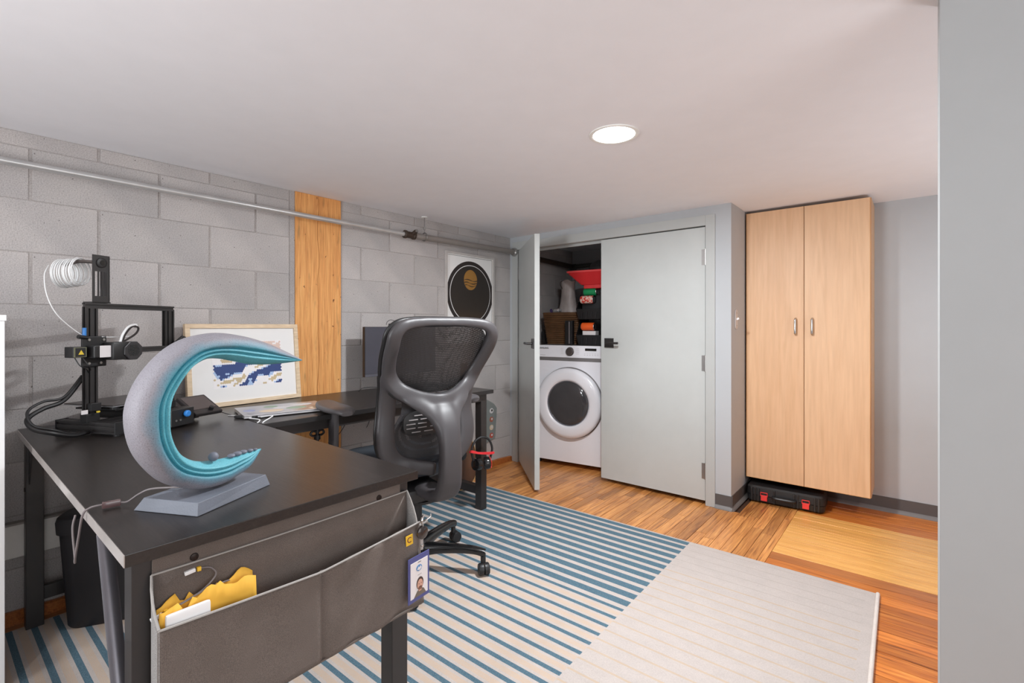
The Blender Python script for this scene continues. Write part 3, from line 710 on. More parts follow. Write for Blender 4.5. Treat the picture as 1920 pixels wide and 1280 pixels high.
for c in ((.0, -.052, .029), (-.006, .003, .084)):
    g = G(); g.cbox(c, (.007, .007, .008), bev=.0015); P(g, 'ferrule', YELLOWT, t)

# badge, reel, C tag
def text(name, body, size, loc, rot, mat, parent, ext=.0004, align='CENTER'):
    c = bpy.data.curves.new(name, 'FONT'); c.body = body; c.size = size; c.extrude = ext; c.align_x = align; c.align_y = 'CENTER'; c.materials.append(mat)
    tmp = bpy.data.objects.new('tmp_text', c); COL.objects.link(tmp); dg = bpy.context.evaluated_depsgraph_get(); dg.update()
    me = bpy.data.meshes.new_from_object(tmp.evaluated_get(dg)); bpy.data.objects.remove(tmp); me.materials.clear(); me.materials.append(mat)
    o = bpy.data.objects.new(name, me); COL.objects.link(o); o.location = loc; o.rotation_euler = rot; o.parent = parent; return o
tg = thing('yellow_letter_tag', 'small yellow tag with a maroon letter C on the felt pocket', 'tag', (1.6535, .792, .588))
g = G(); g.cbox((0, 0, 0), (.0015, .022, .026), rx=.06, bev=.0004); P(g, 'tag_square', YELLOWT, tg)
text('lettering', 'C', .02, (.0012, -.001, 0), (PI/2, 0, PI/2), MAROON, tg)
bd = thing('id_badge', 'blue-framed photo ID badge hanging from the right corner of the felt pocket', 'badge', (1.668, .812, .49), 0, rot=(math.radians(0), 0, math.radians(6)))
g = G(); g.box((-.002, -.038, -.058), (.0, .038, .058)); P(g, 'holder', NAVY, bd, bev=.003)
g = G(); g.box((0, -.031, -.048), (.001, .031, .044)); P(g, 'card', PRINTW, bd, bev=.001)
def disc(g, x, y, z, ry, rz, n=24, d=.0004): g.poly([(x, y+ry*math.cos(2*PI*i/n), z+rz*math.sin(2*PI*i/n)) for i in range(n)], (d, 0, 0))
g = G(); g.poly([(.001, -.02, -.0475), (.001, .024, -.0475), (.001, .016, -.034), (.001, .004, -.028), (.001, -.008, -.034)], (.0004, 0, 0)); P(g, 'portrait_shirt', SHIRT, bd)
g = G(); disc(g, .0012, .002, -.016, .0125, .0165); P(g, 'portrait_hair', HAIR, bd)
g = G(); disc(g, .0015, .002, -.019, .0100, .0135); g.box((.0014, -.003, -.036), (.0018, .007, -.028)); P(g, 'portrait_face', SKIN, bd)
g = G(); disc(g, .0018, .002, -.0275, .0075, .0048); P(g, 'portrait_beard', plain('print_beard', (124, 84, 68), .6), bd)
g = G(); disc(g, .002, -.0022, -.0165, .0014, .0009, 10); disc(g, .002, .0062, -.0165, .0014, .0009, 10); disc(g, .0021, .002, -.0255, .003, .0008, 10); P(g, 'portrait_features', HAIR, bd)
g = G(); disc(g, .001, -.001, .025, .0105, .008); P(g, 'emblem', PRINTB, bd)
g = G(); g.poly([(.0015, -.009, .022), (.0015, -.003, .029), (.0015, .0, .0255), (.0015, .004, .030), (.0015, .008, .023), (.0015, .0, .019)], (.0003, 0, 0)); P(g, 'emblem_peaks', PRINTW, bd)
g = G(); g.box((.001, -.005, .039), (.0013, .006, .0405)); P(g, 'slot', INK, bd)
g = G(); g.box((.001, -.006, .006), (.0012, .008, .0085)); P(g, 'name_line', PRINTG, bd)
rl = thing('badge_reel', 'chrome and black clip reel holding the ID badge on the pocket corner', 'clip', (1.664, .826, .60))
g = G(); g.prof((.0, 0, 0), (1, 0, 0), [(-.005, .013), (-.003, .017), (.003, .017), (.006, .012)], 24); P(g, 'reel', plain('reel_brown', (58, 50, 48), .25, .3, coat=.4), rl, smooth=True)
g = G(); g.tube(cat([(0, .002, .015), (.004, -.004, .032), (.0, .004, .042), (-.008, .004, .034), (-.006, 0, .018)], 5), .0025, 8, closed=False); g.cyl((-.004, -.006, .02), (.006, .012, .03), .004, n=10); g.tube(cat([(.002, .012, .03), (.006, .022, .036), (.004, .026, .042)], 4), .002, 8); P(g, 'clip', CHROME, rl, smooth=True)
g = G(); g.box((-.001, -.005, -.045), (.0005, .003, -.015)); P(g, 'strap', plain('clear_strap', (170, 166, 164), .2), rl)
g = G(); g.prof((0, -.001, -.034), (1, 0, 0), [(-.002, .004), (.003, .004), (.004, .002)], 14); P(g, 'snap', CHROME, rl, smooth=True)

# ---------------------------------------------------------------- wave lamp
wl = thing('wave_lamp', 'grey and teal crescent lamp sculpture on a grey slab on the near desk', 'lamp', (1.44, .40, .7505))
A = [(1.385, .275), (1.529, .350), (1.436, .536), (1.315, .478)]
B_ = [(1.398, .290), (1.522, .353), (1.430, .528), (1.318, .474)]
g = G(); g.hexa([(x-1.44, y-.40, 0) for x, y in A] + [(x-1.44, y-.40, .026) for x, y in B_]); P(g, 'slab_base', LAMPBASE, wl, bev=.0015)
OUT = [(0.267, 1.0489), (0.2067, 1.0752), (0.1302, 1.1041), (0.0621, 1.1211), (0.0041, 1.1256), (-0.0487, 1.1159), (-0.0896, 1.0947), (-0.1222, 1.0639), (-0.1466, 1.0295), (-0.1612, 0.9924), (-0.1659, 0.9612), (-0.1612, 0.9211), (-0.15, 0.8863), (-0.1286, 0.8512), (-0.1002, 0.8193), (-0.0623, 0.7977), (-0.0265, 0.7832), (0.0194, 0.7790), (0.0621, 0.7871), (0.0977, 0.8003), (0.137, 0.8339)]
INN = [(0.264, 1.046), (0.2058, 1.0435), (0.1543, 1.0438), (0.1021, 1.0483), (0.0621, 1.0575), (0.0194, 1.067), (-0.012, 1.0666), (-0.0418, 1.0523), (-0.0657, 1.0248), (-0.0832, 0.9954), (-0.0886, 0.9607), (-0.0875, 0.9262), (-0.0778, 0.893), (-0.0623, 0.868), (-0.0372, 0.8491), (-0.0071, 0.8402), (0.0364, 0.8364), (0.079, 0.8390), (0.134, 0.8350)]
def resamp(pts, n):
    c = cat([(p[0], 0, p[1]) for p in pts], 10); L = [0]
    for a, b in zip(c, c[1:]): L.append(L[-1]+(b-a).length)
    out = []; j = 0
    for i in range(n):
        s = L[-1]*i/(n-1)
        while j < len(L)-2 and L[j+1] < s: j += 1
        f = (s-L[j])/max(L[j+1]-L[j], 1e-9); out.append(c[j].lerp(c[j+1], f))
    return out
NS = 110; ro, ri = resamp(OUT, NS), resamp(INN, NS)
wv, nv = Vector((-.3, .954, 0)), Vector((.954, .3, 0))
secp = [(0, 0), (.03, .2), (.12, .36), (.26, .455), (.40, .49), (.46, .485), (.49, .40), (.535, .385), (.56, .45), (.62, .455), (.65, .36), (.70, .345), (.73, .42), (.79, .42), (.82, .35), (.87, .29), (.94, .18), (1.0, 0)]
full = secp + [(a, -b) for a, b in secp[-2:0:-1]]
rings = []
for i in range(NS):
    o_, i_ = ro[i], ri[i]; th = max((i_-o_).length, .0012)
    dep = min(th*1.0, .078)*1.0
    rings.append([wv*(o_.x+(i_.x-o_.x)*a) + Vector((0, 0, o_.z+(i_.z-o_.z)*a-.7505)) + nv*(b*dep) for a, b in full])
g = G(); g.loft(rings); o = P(g, 'crescent', TEAL, wl, smooth=True, angle=80)
at = o.data.attributes.new('across', 'FLOAT', 'POINT')
for i in range(NS):
    for j, (a, b) in enumerate(full):
        at.data[i*len(full)+j].value = a*.85 + .10*(1-abs(i/(NS-1)*2-1))*0
def blob(c, r, sq=(1,1,1), n=12):
    g = G(); bmesh.ops.create_uvsphere(g.bm, u_segments=n*2, v_segments=n, radius=r)
    for v in g.bm.verts: v.co = Vector((v.co.x*sq[0], v.co.y*sq[1], v.co.z*sq[2])) + Vector(c)
    return g
g = blob(wv*.0016 + Vector((0, 0, .0985)) + nv*.012, .0105); P(g, 'ball', PEBB, wl, smooth=True)
for s, r in ((.05, .007), (.066, .008), (.082, .007), (.1, .006), (.115, .004)):
    g = blob(wv*s + Vector((0, 0, .0895-.0015*abs(s-.08)/.03)) + nv*.006, r, (1.2, 1.2, .7)); P(g, 'pebble', PEBB, wl, smooth=True)
cb = thing('lamp_cord', 'grey flat cord with a brown inline switch hanging off the near desk edge', 'cord', (1.335, .25, .752))
def C_(x, y, z): return (x-1.335, y-.25, z-.752)
g = G(); g.tube(cat([C_(1.415, .395, .782), C_(1.40, .36, .782), C_(1.36, .315, .781), C_(1.345, .295, .772), C_(1.34, .275, .759), C_(1.337, .262, .760)], 8), .0022, 8)
g.tube(cat([C_(1.325, .236, .760), C_(1.322, .215, .758), C_(1.318, .204, .745), C_(1.31, .199, .70), C_(1.30, .195, .655), C_(1.29, .196, .640), C_(1.275, .198, .650), C_(1.25, .198, .70), C_(1.24, .204, .726)], 8), .0022, 8); P(g, 'cord', CABLE, cb, smooth=True)
g = G(); g.cbox(C_(1.331, .249, .7595), (.014, .032, .013), math.radians(-10), bev=.003); P(g, 'inline_switch', plain('switch_brown', (92, 70, 70), .2, coat=.5), cb, smooth=True)

# ---------------------------------------------------------------- bin under the desk
t = thing('waste_bin', 'black slim waste bin standing on the rug under the near desk', 'bin', (.248, .468, .0095), math.radians(-28))
def rr(hx, hy, z, r=.05, n=6):
    out = []
    for cx, cy, a0 in ((hx-r, hy-r, 0), (-hx+r, hy-r, PI/2), (-hx+r, -hy+r, PI), (hx-r, -hy+r, 1.5*PI)):
        for i in range(n+1): a = a0+PI/2*i/n; out.append((cx+r*math.cos(a), cy+r*math.sin(a), z))
    return out
g = G(); g.loft([rr(.052, .142, 0), rr(.056, .146, .008), rr(.072, .166, .37)]); P(g, 'body', BINM, t, smooth=True)
g = G(); g.loft([rr(.078, .172, .36), rr(.080, .174, .40), rr(.076, .170, .417), rr(.066, .155, .425), rr(.052, .08, .427)]); P(g, 'lid', BINM, t, smooth=True)

# ---------------------------------------------------------------- 3D printer
fv, gv = Vector((.89, .456)), Vector((-.456, .89))
HG = .155
PO = Vector((.363, .370)) + gv*HG
pr = thing('desktop_printer', 'black open-frame 3D printer on the far left of the near desk', 'printer', (PO.x, PO.y, .7505), math.atan2(gv.y, gv.x)-0.0)
# local axes: +x = along gantry (to the right), +y = away from the camera (back); front = -y
def slot_beam(g, a, b, m=None):      # aluminium extrusion: beam with grooves
    a, b = Vector(a), Vector(b); d = (b-a); L = d.length; ax = max(range(3), key=lambda i: abs(d[i]))
    return g
def extr(p0, p1, wx, wy, parent=None, name='extrusion'):
    # box profile with slots cut, between p0 and p1 along one axis
    p0, p1 = Vector(p0), Vector(p1); d = (p1-p0).normalized()
    u = Vector((1,0,0)) if abs(d.x) < .5 else Vector((0,1,0)); v = d.cross(u).normalized(); u = v.cross(d)
    def prof(w, h):
        s = .0035; q = .005; pts = []
        def side(L):
            k = max(1, round(L/.02)); out = [-L/2]
            for i in range(k):
                c = -L/2+L/k*(i+.5); out += [('n', c-s), ('i', c-s), ('i', c+s), ('n', c+s)]
            return out
        for (L, other, f) in ((w, h, lambda t, d_: (t, -other_/2+d_)),): pass
        res = []
        for idx in range(4):
            L = w if idx % 2 == 0 else h; D = h if idx % 2 == 0 else w
            for e in side(L):
                if isinstance(e, tuple): tt, dd = e[1], (q if e[0] == 'i' else 0)
                else: tt, dd = e, 0
                a, b = tt, -D/2+dd
                for _ in range(idx): a, b = -b, a
                res.append((a, b))
        return res
    pf = prof(wx, wy); g = G(); g.loft([[p+u*a+v*b for a, b in pf] for p in (p0, p1)])
    return P(g, name, BLKMET, parent or pr)
for s in (-1, 1):
    extr((s*HG, -.0, .072), (s*HG, -.0, .455), .04, .02, name='upright')
    extr((s*HG*.98, -.135, .028), (s*HG*.98, .135, .028), .04, .04, name='base_rail')
    g = G(); g.cbox((s*HG*.98, -.136, .028), (.044, .003, .044), bev=.001); P(g, 'end_cap', BLKPL, pr)
    g = G(); g.cbox((s*HG*.98, .136, .028), (.044, .003, .044), bev=.001); P(g, 'end_cap', BLKPL, pr)
    g = G(); g.cbox((s*HG, 0, .06), (.046, .03, .03), bev=.002); P(g, 'upright_bracket', BLKPL, pr)
for s in (-1, 1):
    for y in (-.12, .12):
        g = G(); g.cyl((s*HG*.98, y, 0), (s*HG*.98, y, .008), .012, n=12); P(g, 'foot', BLKPL, pr)
extr((-HG-.02, 0, .465), (HG+.02, 0, .465), .02, .02, name='top_bar')
extr((-HG*.9, .0, .03), (HG*.9, .0, .03), .02, .03, name='cross_beam')
extr((0, -.18, .05), (0, .19, .05), .04, .04, name='bed_beam')
g = G(); g.cbox((0, .06, .098), (.235, .235, .004), bev=.002); P(g, 'bed_plate', plain('bed_black', (60, 54, 52), .35, coat=.2), pr)
g = G(); g.cbox((0, .06, .0945), (.237, .237, .003)); P(g, 'bed_edge', plain('bed_edge_silver', (200, 200, 204), .3, .8), pr)
g = G(); g.cbox((0, .05, .08), (.20, .19, .006)); g.cbox((0, .05, .073), (.06, .08, .014)); P(g, 'bed_carriage', BLKPL, pr, bev=.001)
for s in (-1, 1):
    g = G(); g.cyl((s*.095, .06-.095, .082), (s*.095, .06-.095, .092), .014, n=16); P(g, 'level_knob', BLKPL, pr, smooth=True)
g = G(); g.cbox((0.02, -.195, .04), (.10, .05, .065), bev=.003); P(g, 'tensioner_box', BLKPL, pr)
g = G(); g.prof((.03, -.222, .052), (0, -1, 0), [(0, .010), (.004, .0125), (.012, .0125), (.015, .009)], 20); P(g, 'blue_knob', BLUEK, pr, smooth=True)
for xx in (-.01, .008):
    g = G(); g.cyl((xx, -.2205, .03), (xx, -.2225, .03), .004, n=10); P(g, 'screw', SCREW, pr, smooth=True)
# screen module, tilted
g = G(); mt = Matrix.Translation((HG+.0, -.135, .062)) @ Matrix.Rotation(math.radians(-8), 4, 'Z') @ Matrix.Rotation(math.radians(28), 4, 'X')
g.box((-.045, -.075, -.008), (.075, .055, .008), mt, bev=.004); lcd = P(g, 'screen_housing', plain('screen_case', (44, 40, 40), .4), pr)
g = G(); g.box((-.035, -.045, .008), (.065, .045, .0092), mt); P(g, 'screen', LCDM, lcd)
g = G(); k0 = mt @ Vector((.03, -.058, .008)); k1 = mt @ Vector((.03, -.058, .022)); g.cyl(k0, k1, .009, n=16); P(g, 'dial', BLKPL, lcd, smooth=True)
# gantry carriage left
zx = .30
g = G(); g.cbox((-HG-.0, -.018, zx), (.085, .006, .11), bev=.004); g.cbox((-HG-.0, -.04, zx), (.06, .042, .045), bev=.004); P(g, 'carriage_plate', BLKPL, pr)
g = G(); g.cbox((-HG+.008, -.0625, zx), (.042, .002, .042), bev=.0008); P(g, 'white_sticker', PRINTW, pr)
for a, b in ((-.02, .042), (.03, .042), (-.02, -.042), (.02, -.042)):
    g = G(); g.cyl((-HG+a, -.021, zx+b), (-HG+a, -.025, zx+b), .0045, n=10); P(g, 'screw', SCREW, pr, smooth=True)
g = G(); g.cbox((-HG-.062, -.02, zx), (.042, .042, .038), bev=.003); mo = P(g, 'stepper_motor', BLKPL, pr)
g = G(); g.cbox((-HG-.062, -.0415, zx+.0), (.04, .0015, .034)); P(g, 'motor_rim', plain('motor_rim', (110, 110, 84), .4), mo)
g = G(); g.cbox((-HG-.062, -.0425, zx+.0), (.032, .0015, .03)); P(g, 'motor_face', BLKPL, mo)
g = G(); g.poly([(-HG-.07, -.0438, zx-.008), (-HG-.052, -.0438, zx-.008), (-HG-.061, -.0438, zx+.008)], (0, -.0008, 0)); P(g, 'warning_triangle', YELB, mo)
g = G(); g.tube(cat([(-HG-.075, -.035, zx-.02), (-HG-.07, -.05, zx-.045), (-HG-.045, -.045, zx-.06), (-HG-.02, -.02, zx-.075)], 5), .002, 6); g.tube(cat([(-HG-.05, -.035, zx-.02), (-HG-.04, -.05, zx-.05), (-HG-.02, -.03, zx-.065)], 5), .002, 6); P(g, 'motor_wire', CABLEB, pr, smooth=True)
extr((-HG+.03, -.03, zx), (HG+.03, -.03, zx), .02, .02, name='crossbar')
g = G(); g.poly([(HG-.03, -.045, zx-.03), (HG+.045, -.045, zx+.01), (HG+.045, -.045, zx+.045), (HG+.03, -.045, zx+.05), (HG-.03, -.045, zx+.005)], (0, .012, 0)); P(g, 'idler_bracket', BLKPL, pr, bev=.002)
g = G(); g.cyl((HG+.034, -.045, zx+.036), (HG+.034, -.049, zx+.036), .006, n=12); P(g, 'screw', SCREW, pr, smooth=True)
# print head
hx = -HG+.068
g = G(); g.cbox((hx-.012, -.05, zx), (.062, .05, .066), bev=.008); P(g, 'print_head', BLKPL, pr, smooth=True)
g = G(); oc = [(hx+.028+.037*math.cos(a+PI/8), -.08, zx-.001+.037*math.sin(a+PI/8)) for a in [2*PI*i/8 for i in range(8)]]
g.poly(oc, (0, .035, 0)); fan = P(g, 'fan_shroud', plain('fan_shroud', (48, 46, 48), .4), pr, bev=.003)
for i in range(-4, 5):
    for j in range(-5, 6):
        x_, z_ = i*.0058+(.0029 if j % 2 else 0), j*.0046
        if x_*x_+z_*z_ < .0005: 
            g = G(); g.cyl((hx+.028+x_, -.0805, zx+z_), (hx+.028+x_, -.0812, zx+z_), .0021, n=6); P(g, 'vent_hole', GLOSSBK, fan)
g = G(); g.tube(cat([(hx, -.05, zx+.03), (hx+.01, -.05, zx+.06), (hx+.035, -.045, zx+.088), (hx+.065, -.04, zx+.097), (hx+.072, -.04, zx+.092)], 7), .0042, 8); P(g, 'white_tube', CABLEW, pr, smooth=True)
g = G(); g.tube(cat([(hx+.008, -.047, zx+.03), (hx+.02, -.045, zx+.06), (hx+.05, -.042, zx+.09), (hx+.078, -.04, zx+.085), (hx+.07, -.038, zx+.062), (hx+.035, -.034, zx+.038), (hx+.015, -.032, zx+.026)], 7), .006, 8, flat=.6); P(g, 'hose', plain('hose_dark', (44, 38, 38), .5), pr, smooth=True)
g = G(); g.tube(cat([(-HG+.025, -.02, zx+.052), (hx-.01, -.02, zx+.05), (hx+.05, -.03, zx+.052)], 5), .0015, 6); P(g, 'feed_filament', CABLEW, pr, smooth=True)
g = G(); g.cyl((-HG-.03, -.015, zx+.055), (-HG-.03, -.015, zx+.085), .006, n=10); P(g, 'blue_fitting', BLUEK, pr, smooth=True)
g = G(); g.cyl((-HG-.055, -.022, zx+.054), (-HG-.025, -.02, zx+.05), .007, n=10); P(g, 'extruder_lever', BLKPL, pr, smooth=True)
# spool bracket with slots + hub + filament coils
bx = -HG+.03
g = G(); Z0 = .476
g.box((bx-.03, -.012, Z0), (bx+.03, -.009, Z0+.025)); g.box((bx-.03, -.012, Z0+.115), (bx+.03, -.009, Z0+.175))
for a, b in ((-.03, -.022), (-.012, -.007), (.003, .008), (.019, .03)): g.box((bx+a, -.012, Z0+.025), (bx+b, -.009, Z0+.115))
g.box((bx+.027, -.012, Z0), (bx+.03, .03, Z0+.172)); g.box((bx-.032, -.012, Z0), (bx+.034, .03, Z0+.004)); P(g, 'spool_bracket', BLKMET, pr)
g = G(); g.prof((bx+.0, -.012, Z0+.147), (0,-1,0), [(0, .018), (.004, .018), (.005, .015), (.0055, .012)], 24); P(g, 'spool_hub', BLKPL, pr, smooth=True)
g = G(); g.prof((bx+.0, -.0178, Z0+.147), (0,-1,0), [(0, .009), (.0006, .009)], 24); P(g, 'hub_hole', GLOSSBK, pr, smooth=True)
def coil(k, n=36):
    ax_ = Vector((-.372, .925)); ux = Vector((.925, .372)); rr_ = .050+.003*math.sin(k*2.1); q = random.uniform(-.002, .002)
    c_ = Vector((bx-.035+q, .035)) + ax_*.0048*k
    return [(c_.x+ux.x*rr_*math.cos(a), c_.y+ux.y*rr_*math.cos(a), Z0+.112+q-.0006*k+rr_*.95*math.sin(a)) for a in [2*PI*i/n for i in range(n)]]
for k in range(14):
    g = G(); g.tube(coil(k), .0021, 6, closed=True); P(g, 'filament_coil', CABLEW, pr, smooth=True)
g = G(); g.tube(cat([(bx-.0, .0, Z0+.147), (bx-.02, .02, Z0+.150), (bx-.04, .045, Z0+.148), (bx-.055, .085, Z0+.135)], 6), .012, 10, flat=.5); P(g, 'spool_arm', plain('spool_arm', (88, 78, 74), .5), pr, smooth=True)
g = G(); g.tube(cat([(bx-.10, .09, Z0+.13), (bx-.12, .08, Z0+.09), (bx-.125, .06, Z0+.02), (bx-.115, .03, Z0-.045), (bx-.08, .0, Z0-.1), (bx-.05, -.015, zx+.05)], 8), .0016, 6); P(g, 'loose_filament', CABLEW, pr, smooth=True)
# limit switch
g = G(); g.cbox((-HG+.0, -.02, .10), (.035, .018, .028), bev=.002); P(g, 'limit_switch', BLKPL, pr)
g = G(); g.cbox((-HG-.04, -.03, .087), (.02, .003, .014)); P(g, 'small_label', PRINTW, pr)
g = G(); g.cbox((-HG+.004, -.032, .082), (.01, .006, .006), bev=.001); P(g, 'yellow_plug', YELB, pr)
g = G()
for k, (dz, r) in enumerate(((0, .0075), (.012, .0045))):
    g.tube(cat([(-HG-.005, .03, .20+dz), (-HG-.06, .035, .13+dz), (-HG-.12, .04, .11+dz*2), (-HG-.17, .03, .085+dz*2), (-HG-.175, -.0, .055+dz), (-HG-.14, -.03, .035+dz), (-HG-.08, -.03, .014+dz*.5), (-HG-.02, -.02, .013)], 8), r, 8)
P(g, 'cable_bundle', CABLEB, pr, smooth=True)

# ---------------------------------------------------------------- framed picture leaning on the wall
th0 = math.atan2(.54, -.03)
pc = thing('leaning_picture', 'pale wood framed blue and white mosaic picture leaning on the block wall', 'picture', (.082, .757, .7515))
# local: a along width, b along height
wd_ = Vector((-.036, .548, 0)).normalized(); up_ = Vector((-.10, 0, 1)); up_ = (up_ - wd_*up_.dot(wd_)).normalized(); nn_ = wd_.cross(up_); nn_ = nn_ if nn_.x > 0 else -nn_
def K(a, b, c=0): return wd_*a + up_*b + nn_*c
FW, FH, FB = .552, .402, .021
def slab(g, a0, b0, a1, b1, c0, c1): g.hexa([K(a0,b0,c0), K(a1,b0,c0), K(a1,b0,c1), K(a0,b0,c1), K(a0,b1,c0), K(a1,b1,c0), K(a1,b1,c1), K(a0,b1,c1)])
for r_ in ((0, 0, FW, FB), (0, FH-FB, FW, FH), (0, FB, FB, FH-FB), (FW-FB, FB, FW, FH-FB)):
    g = G(); slab(g, *r_, -.012, .012); P(g, 'frame_rail', PALEW, pc, bev=.001)
g = G(); slab(g, FB, FB, FW-FB, FH-FB, -.004, .003); P(g, 'mat_board', plain('mat_board', (236, 234, 232), .6, var=.01), pc)
AX0, AX1, AY0, AY1 = .115, .455, .09, .315
rnd = random.Random(3)
BL = plain('mosaic_blue', (44, 66, 122), .6); LB = plain('mosaic_pale_blue', (168, 192, 226), .6); TN = plain('mosaic_tan', (200, 180, 144), .6); MW = plain('mosaic_white', (238, 234, 234), .6); GD = plain('mosaic_grey', (112, 112, 124), .6); PKM = plain('mosaic_pink', (222, 196, 184), .6)
g = G(); slab(g, AX0-.003, AY0-.003, AX1+.003, AY1+.003, .003, .0034); P(g, 'print_ground', MW, pc)
def hexes(sel, name, m, r=.0056):
    g = G(); cnt = 0
    nx, ny = int((AX1-AX0)/(r*1.75))+1, int((AY1-AY0)/(r*1.52))+1
    for j in range(ny):
        for i in range(nx):
            a = AX0+r+(i+.5*(j % 2))*r*1.75; b = AY0+r+j*r*1.52
            if a > AX1-r or b > AY1-r: continue
            u, v = (a-AX0)/(AX1-AX0), (b-AY0)/(AY1-AY0)
            if pick(u, v) == sel:
                g.poly([K(a+r*math.cos(PI/6+PI/3*q), b+r*math.sin(PI/6+PI/3*q), .0034) for q in range(6)], nn_*.0006); cnt += 1
    if cnt: o = P(g, name, m, pc); o['kind'] = 'stuff'
def pick(u, v):      # plain generic band pattern of blue, white, tan patches
    n = noise.noise(Vector((u*5.5, v*4.5, 3.7))); q = noise.noise(Vector((u*9+5, v*9, 1.1)))
    band = math.sin((v*2.1+.55*math.sin(u*4.2+.8))*6.0 + n*2.2)
    if v > .62: return 'pink' if u > .62 and q > -.3 else ('grey' if v < .72 and u > .45 else None)
    if .5 < v and u > .45 and band < .6: return 'grey' if q > -.25 else 'tan'
    if band > .25: return 'blue' if q > -.38 else 'lb'
    if band > .05: return 'lb'
    if band < -.78 and q > 0: return 'tan'
    return None
for s_, nm, m_ in (('blue', 'blue_tiles', BL), ('lb', 'pale_blue_tiles', LB), ('tan', 'tan_tiles', TN), ('grey', 'grey_tiles', GD), ('pink', 'pink_tiles', PKM)): hexes(s_, nm, m_)

# laptop, mouse, cable
lp = thing('silver_laptop', 'closed silver laptop covered in stickers on the far desk by the picture', 'laptop', (.42, 1.04, .7505), math.radians(-12))
g = G(); g.box((-.125, -.18, .003), (.125, .18, .011)); P(g, 'base', SILVER, lp, bev=.002)
g = G(); g.box((-.125, -.18, .0118), (.125, .18, .0165)); P(g, 'lid', SILVER, lp, bev=.002)
for sx in (-.1, .1):
    for sy in (-.15, .15): g = G(); g.cyl((sx, sy, 0), (sx, sy, .003), .008, n=10); P(g, 'foot', BLKPL, lp)
for (x_, y_, a_, b_, m_) in ((.055, -.06, .035, .05, STICKP), (-.01, .0, .03, .04, STICKW), (.03, .05, .028, .045, STICKG), (-.05, .09, .03, .05, STICKW), (-.06, -.04, .03, .03, STICKG), (.0, -.14, .028, .025, STICKB), (.08, .12, .02, .028, STICKP)):
    g = G(); g.poly([(x_+a_*math.cos(2*PI*i/20), y_+b_*math.sin(2*PI*i/20), .0165) for i in range(20)], (0, 0, .0004)); P(g, 'sticker', m_, lp)
t = thing('black_hard_drive', 'small black box drive with a cable at the left end of the laptop', 'device', (.47, .868, .7505), math.radians(30))
g = G(); g.box((-.05, -.022, 0), (.05, .022, .012)); P(g, 'body', BLKPL, t, bev=.003)
g = G(); g.tube(cat([(.04, .018, .014), (.01, .0, .016), (-.02, .012, .015), (-.04, -.01, .014)], 6), .0018, 6); P(g, 'lead', CABLE, t, smooth=True)
t = thing('white_charging_cable', 'white charging cable looping over the gap between the two desks', 'cable', (.52, .86, .752))
g = G(); g.tube(cat([(-.16, -.03, .001), (-.1, .0, .001), (-.02, -.002, .002), (.05, .01, .004), (.085, -.003, .002), (.088, -.012, -.002)], 8), .0022, 8); g.tube(cat([(.0, .04, .003), (.06, .06, .014), (.09, .04, .012), (.105, .01, .004), (.108, .0, -.002)], 8), .0024, 8); P(g, 'lead', CABLEW, t, smooth=True)

# monitor + webcam
mn = thing('flat_monitor', 'dark flat monitor on the far desk partly behind the office chair', 'monitor', (.17, 1.90, .7505))
g = G(); g.box((-.012, -.272, .092), (.012, .272, .388)); P(g, 'panel', BLKPL, mn, bev=.002)
g = G(); g.box((.012, -.27, .108), (.0135, .27, .386)); P(g, 'screen', MONM, mn)
g = G(); g.box((.012, -.271, .092), (.015, .271, .107)); P(g, 'bottom_bezel', MONB, mn, bev=.001)
g = G(); g.box((-.045, -.025, .01), (-.012, .025, .25)); P(g, 'stand', BLKPL, mn, bev=.003)
g = G(); g.box((-.09, -.11, 0), (.08, .11, .01)); P(g, 'stand_foot', BLKPL, mn, bev=.003)
wc = thing('webcam', 'small black webcam clipped on top of the monitor', 'webcam', (.165, 1.84, 1.139))
g = G(); g.box((-.012, -.028, .004), (.014, .028, .020)); P(g, 'body', BLKPL, wc, bev=.006, smooth=True)
g = G(); g.box((-.02, -.012, 0), (.02, .012, .005)); P(g, 'clip', BLKPL, wc)
g = G(); g.cyl((.014, 0, .012), (.018, 0, .012), .006, n=16); P(g, 'lens', CHROME, wc, smooth=True)
g = G(); g.tube(cat([(-.01, .01, .018), (-.012, .02, .036), (-.012, -.01, .042), (-.012, -.034, .030), (-.014, -.04, .012)], 6), .0016, 6); P(g, 'lead', CABLEB, wc, smooth=True)
t = thing('monitor_cable', 'black cable arching on the far desk below the monitor', 'cable', (.10, 1.70, .752))
g = G(); g.tube(cat([(.0, -.06, .0), (-.01, -.03, .014), (0, .02, .018), (.02, .09, .010), (.03, .14, .002)], 8), .002, 6); P(g, 'lead', CABLEB, t, smooth=True)
t = thing('hanging_cables', 'thin black cables dangling under the far desk behind the armrest', 'cable', (.06, 1.62, .60))
g = G(); g.tube(cat([(-.03, -.30, .06), (-.03, -.1, .062), (-.03, .02, .065), (-.03, .13, .10), (-.03, .16, .12)], 6), .0018, 6); g.tube(cat([(-.03, .16, .12), (-.03, .15, .06), (-.03, .13, .0), (-.03, .14, -.05), (-.03, .12, -.09)], 6), .0018, 6); g.tube(cat([(.1, -.1, .09), (.1, -.1, .0), (.09, -.14, -.07), (.08, -.2, -.11)], 6), .002, 6); P(g, 'lead', CABLEB, t, smooth=True)
t = thing('desk_clamp', 'black wing-nut clamp hanging under the front of the far desk', 'clamp', (.58, 1.12, .68))
g = G(); g.cyl((0,0,0), (0,0,-.10), .008, n=12); g.cyl((0,0,-.03), (0,0,-.05), .014, n=12); g.cyl((0,0,-.10), (0,0,-.13), .013, .006, n=12); P(g, 'screw_rod', BLKPL, t, smooth=True)
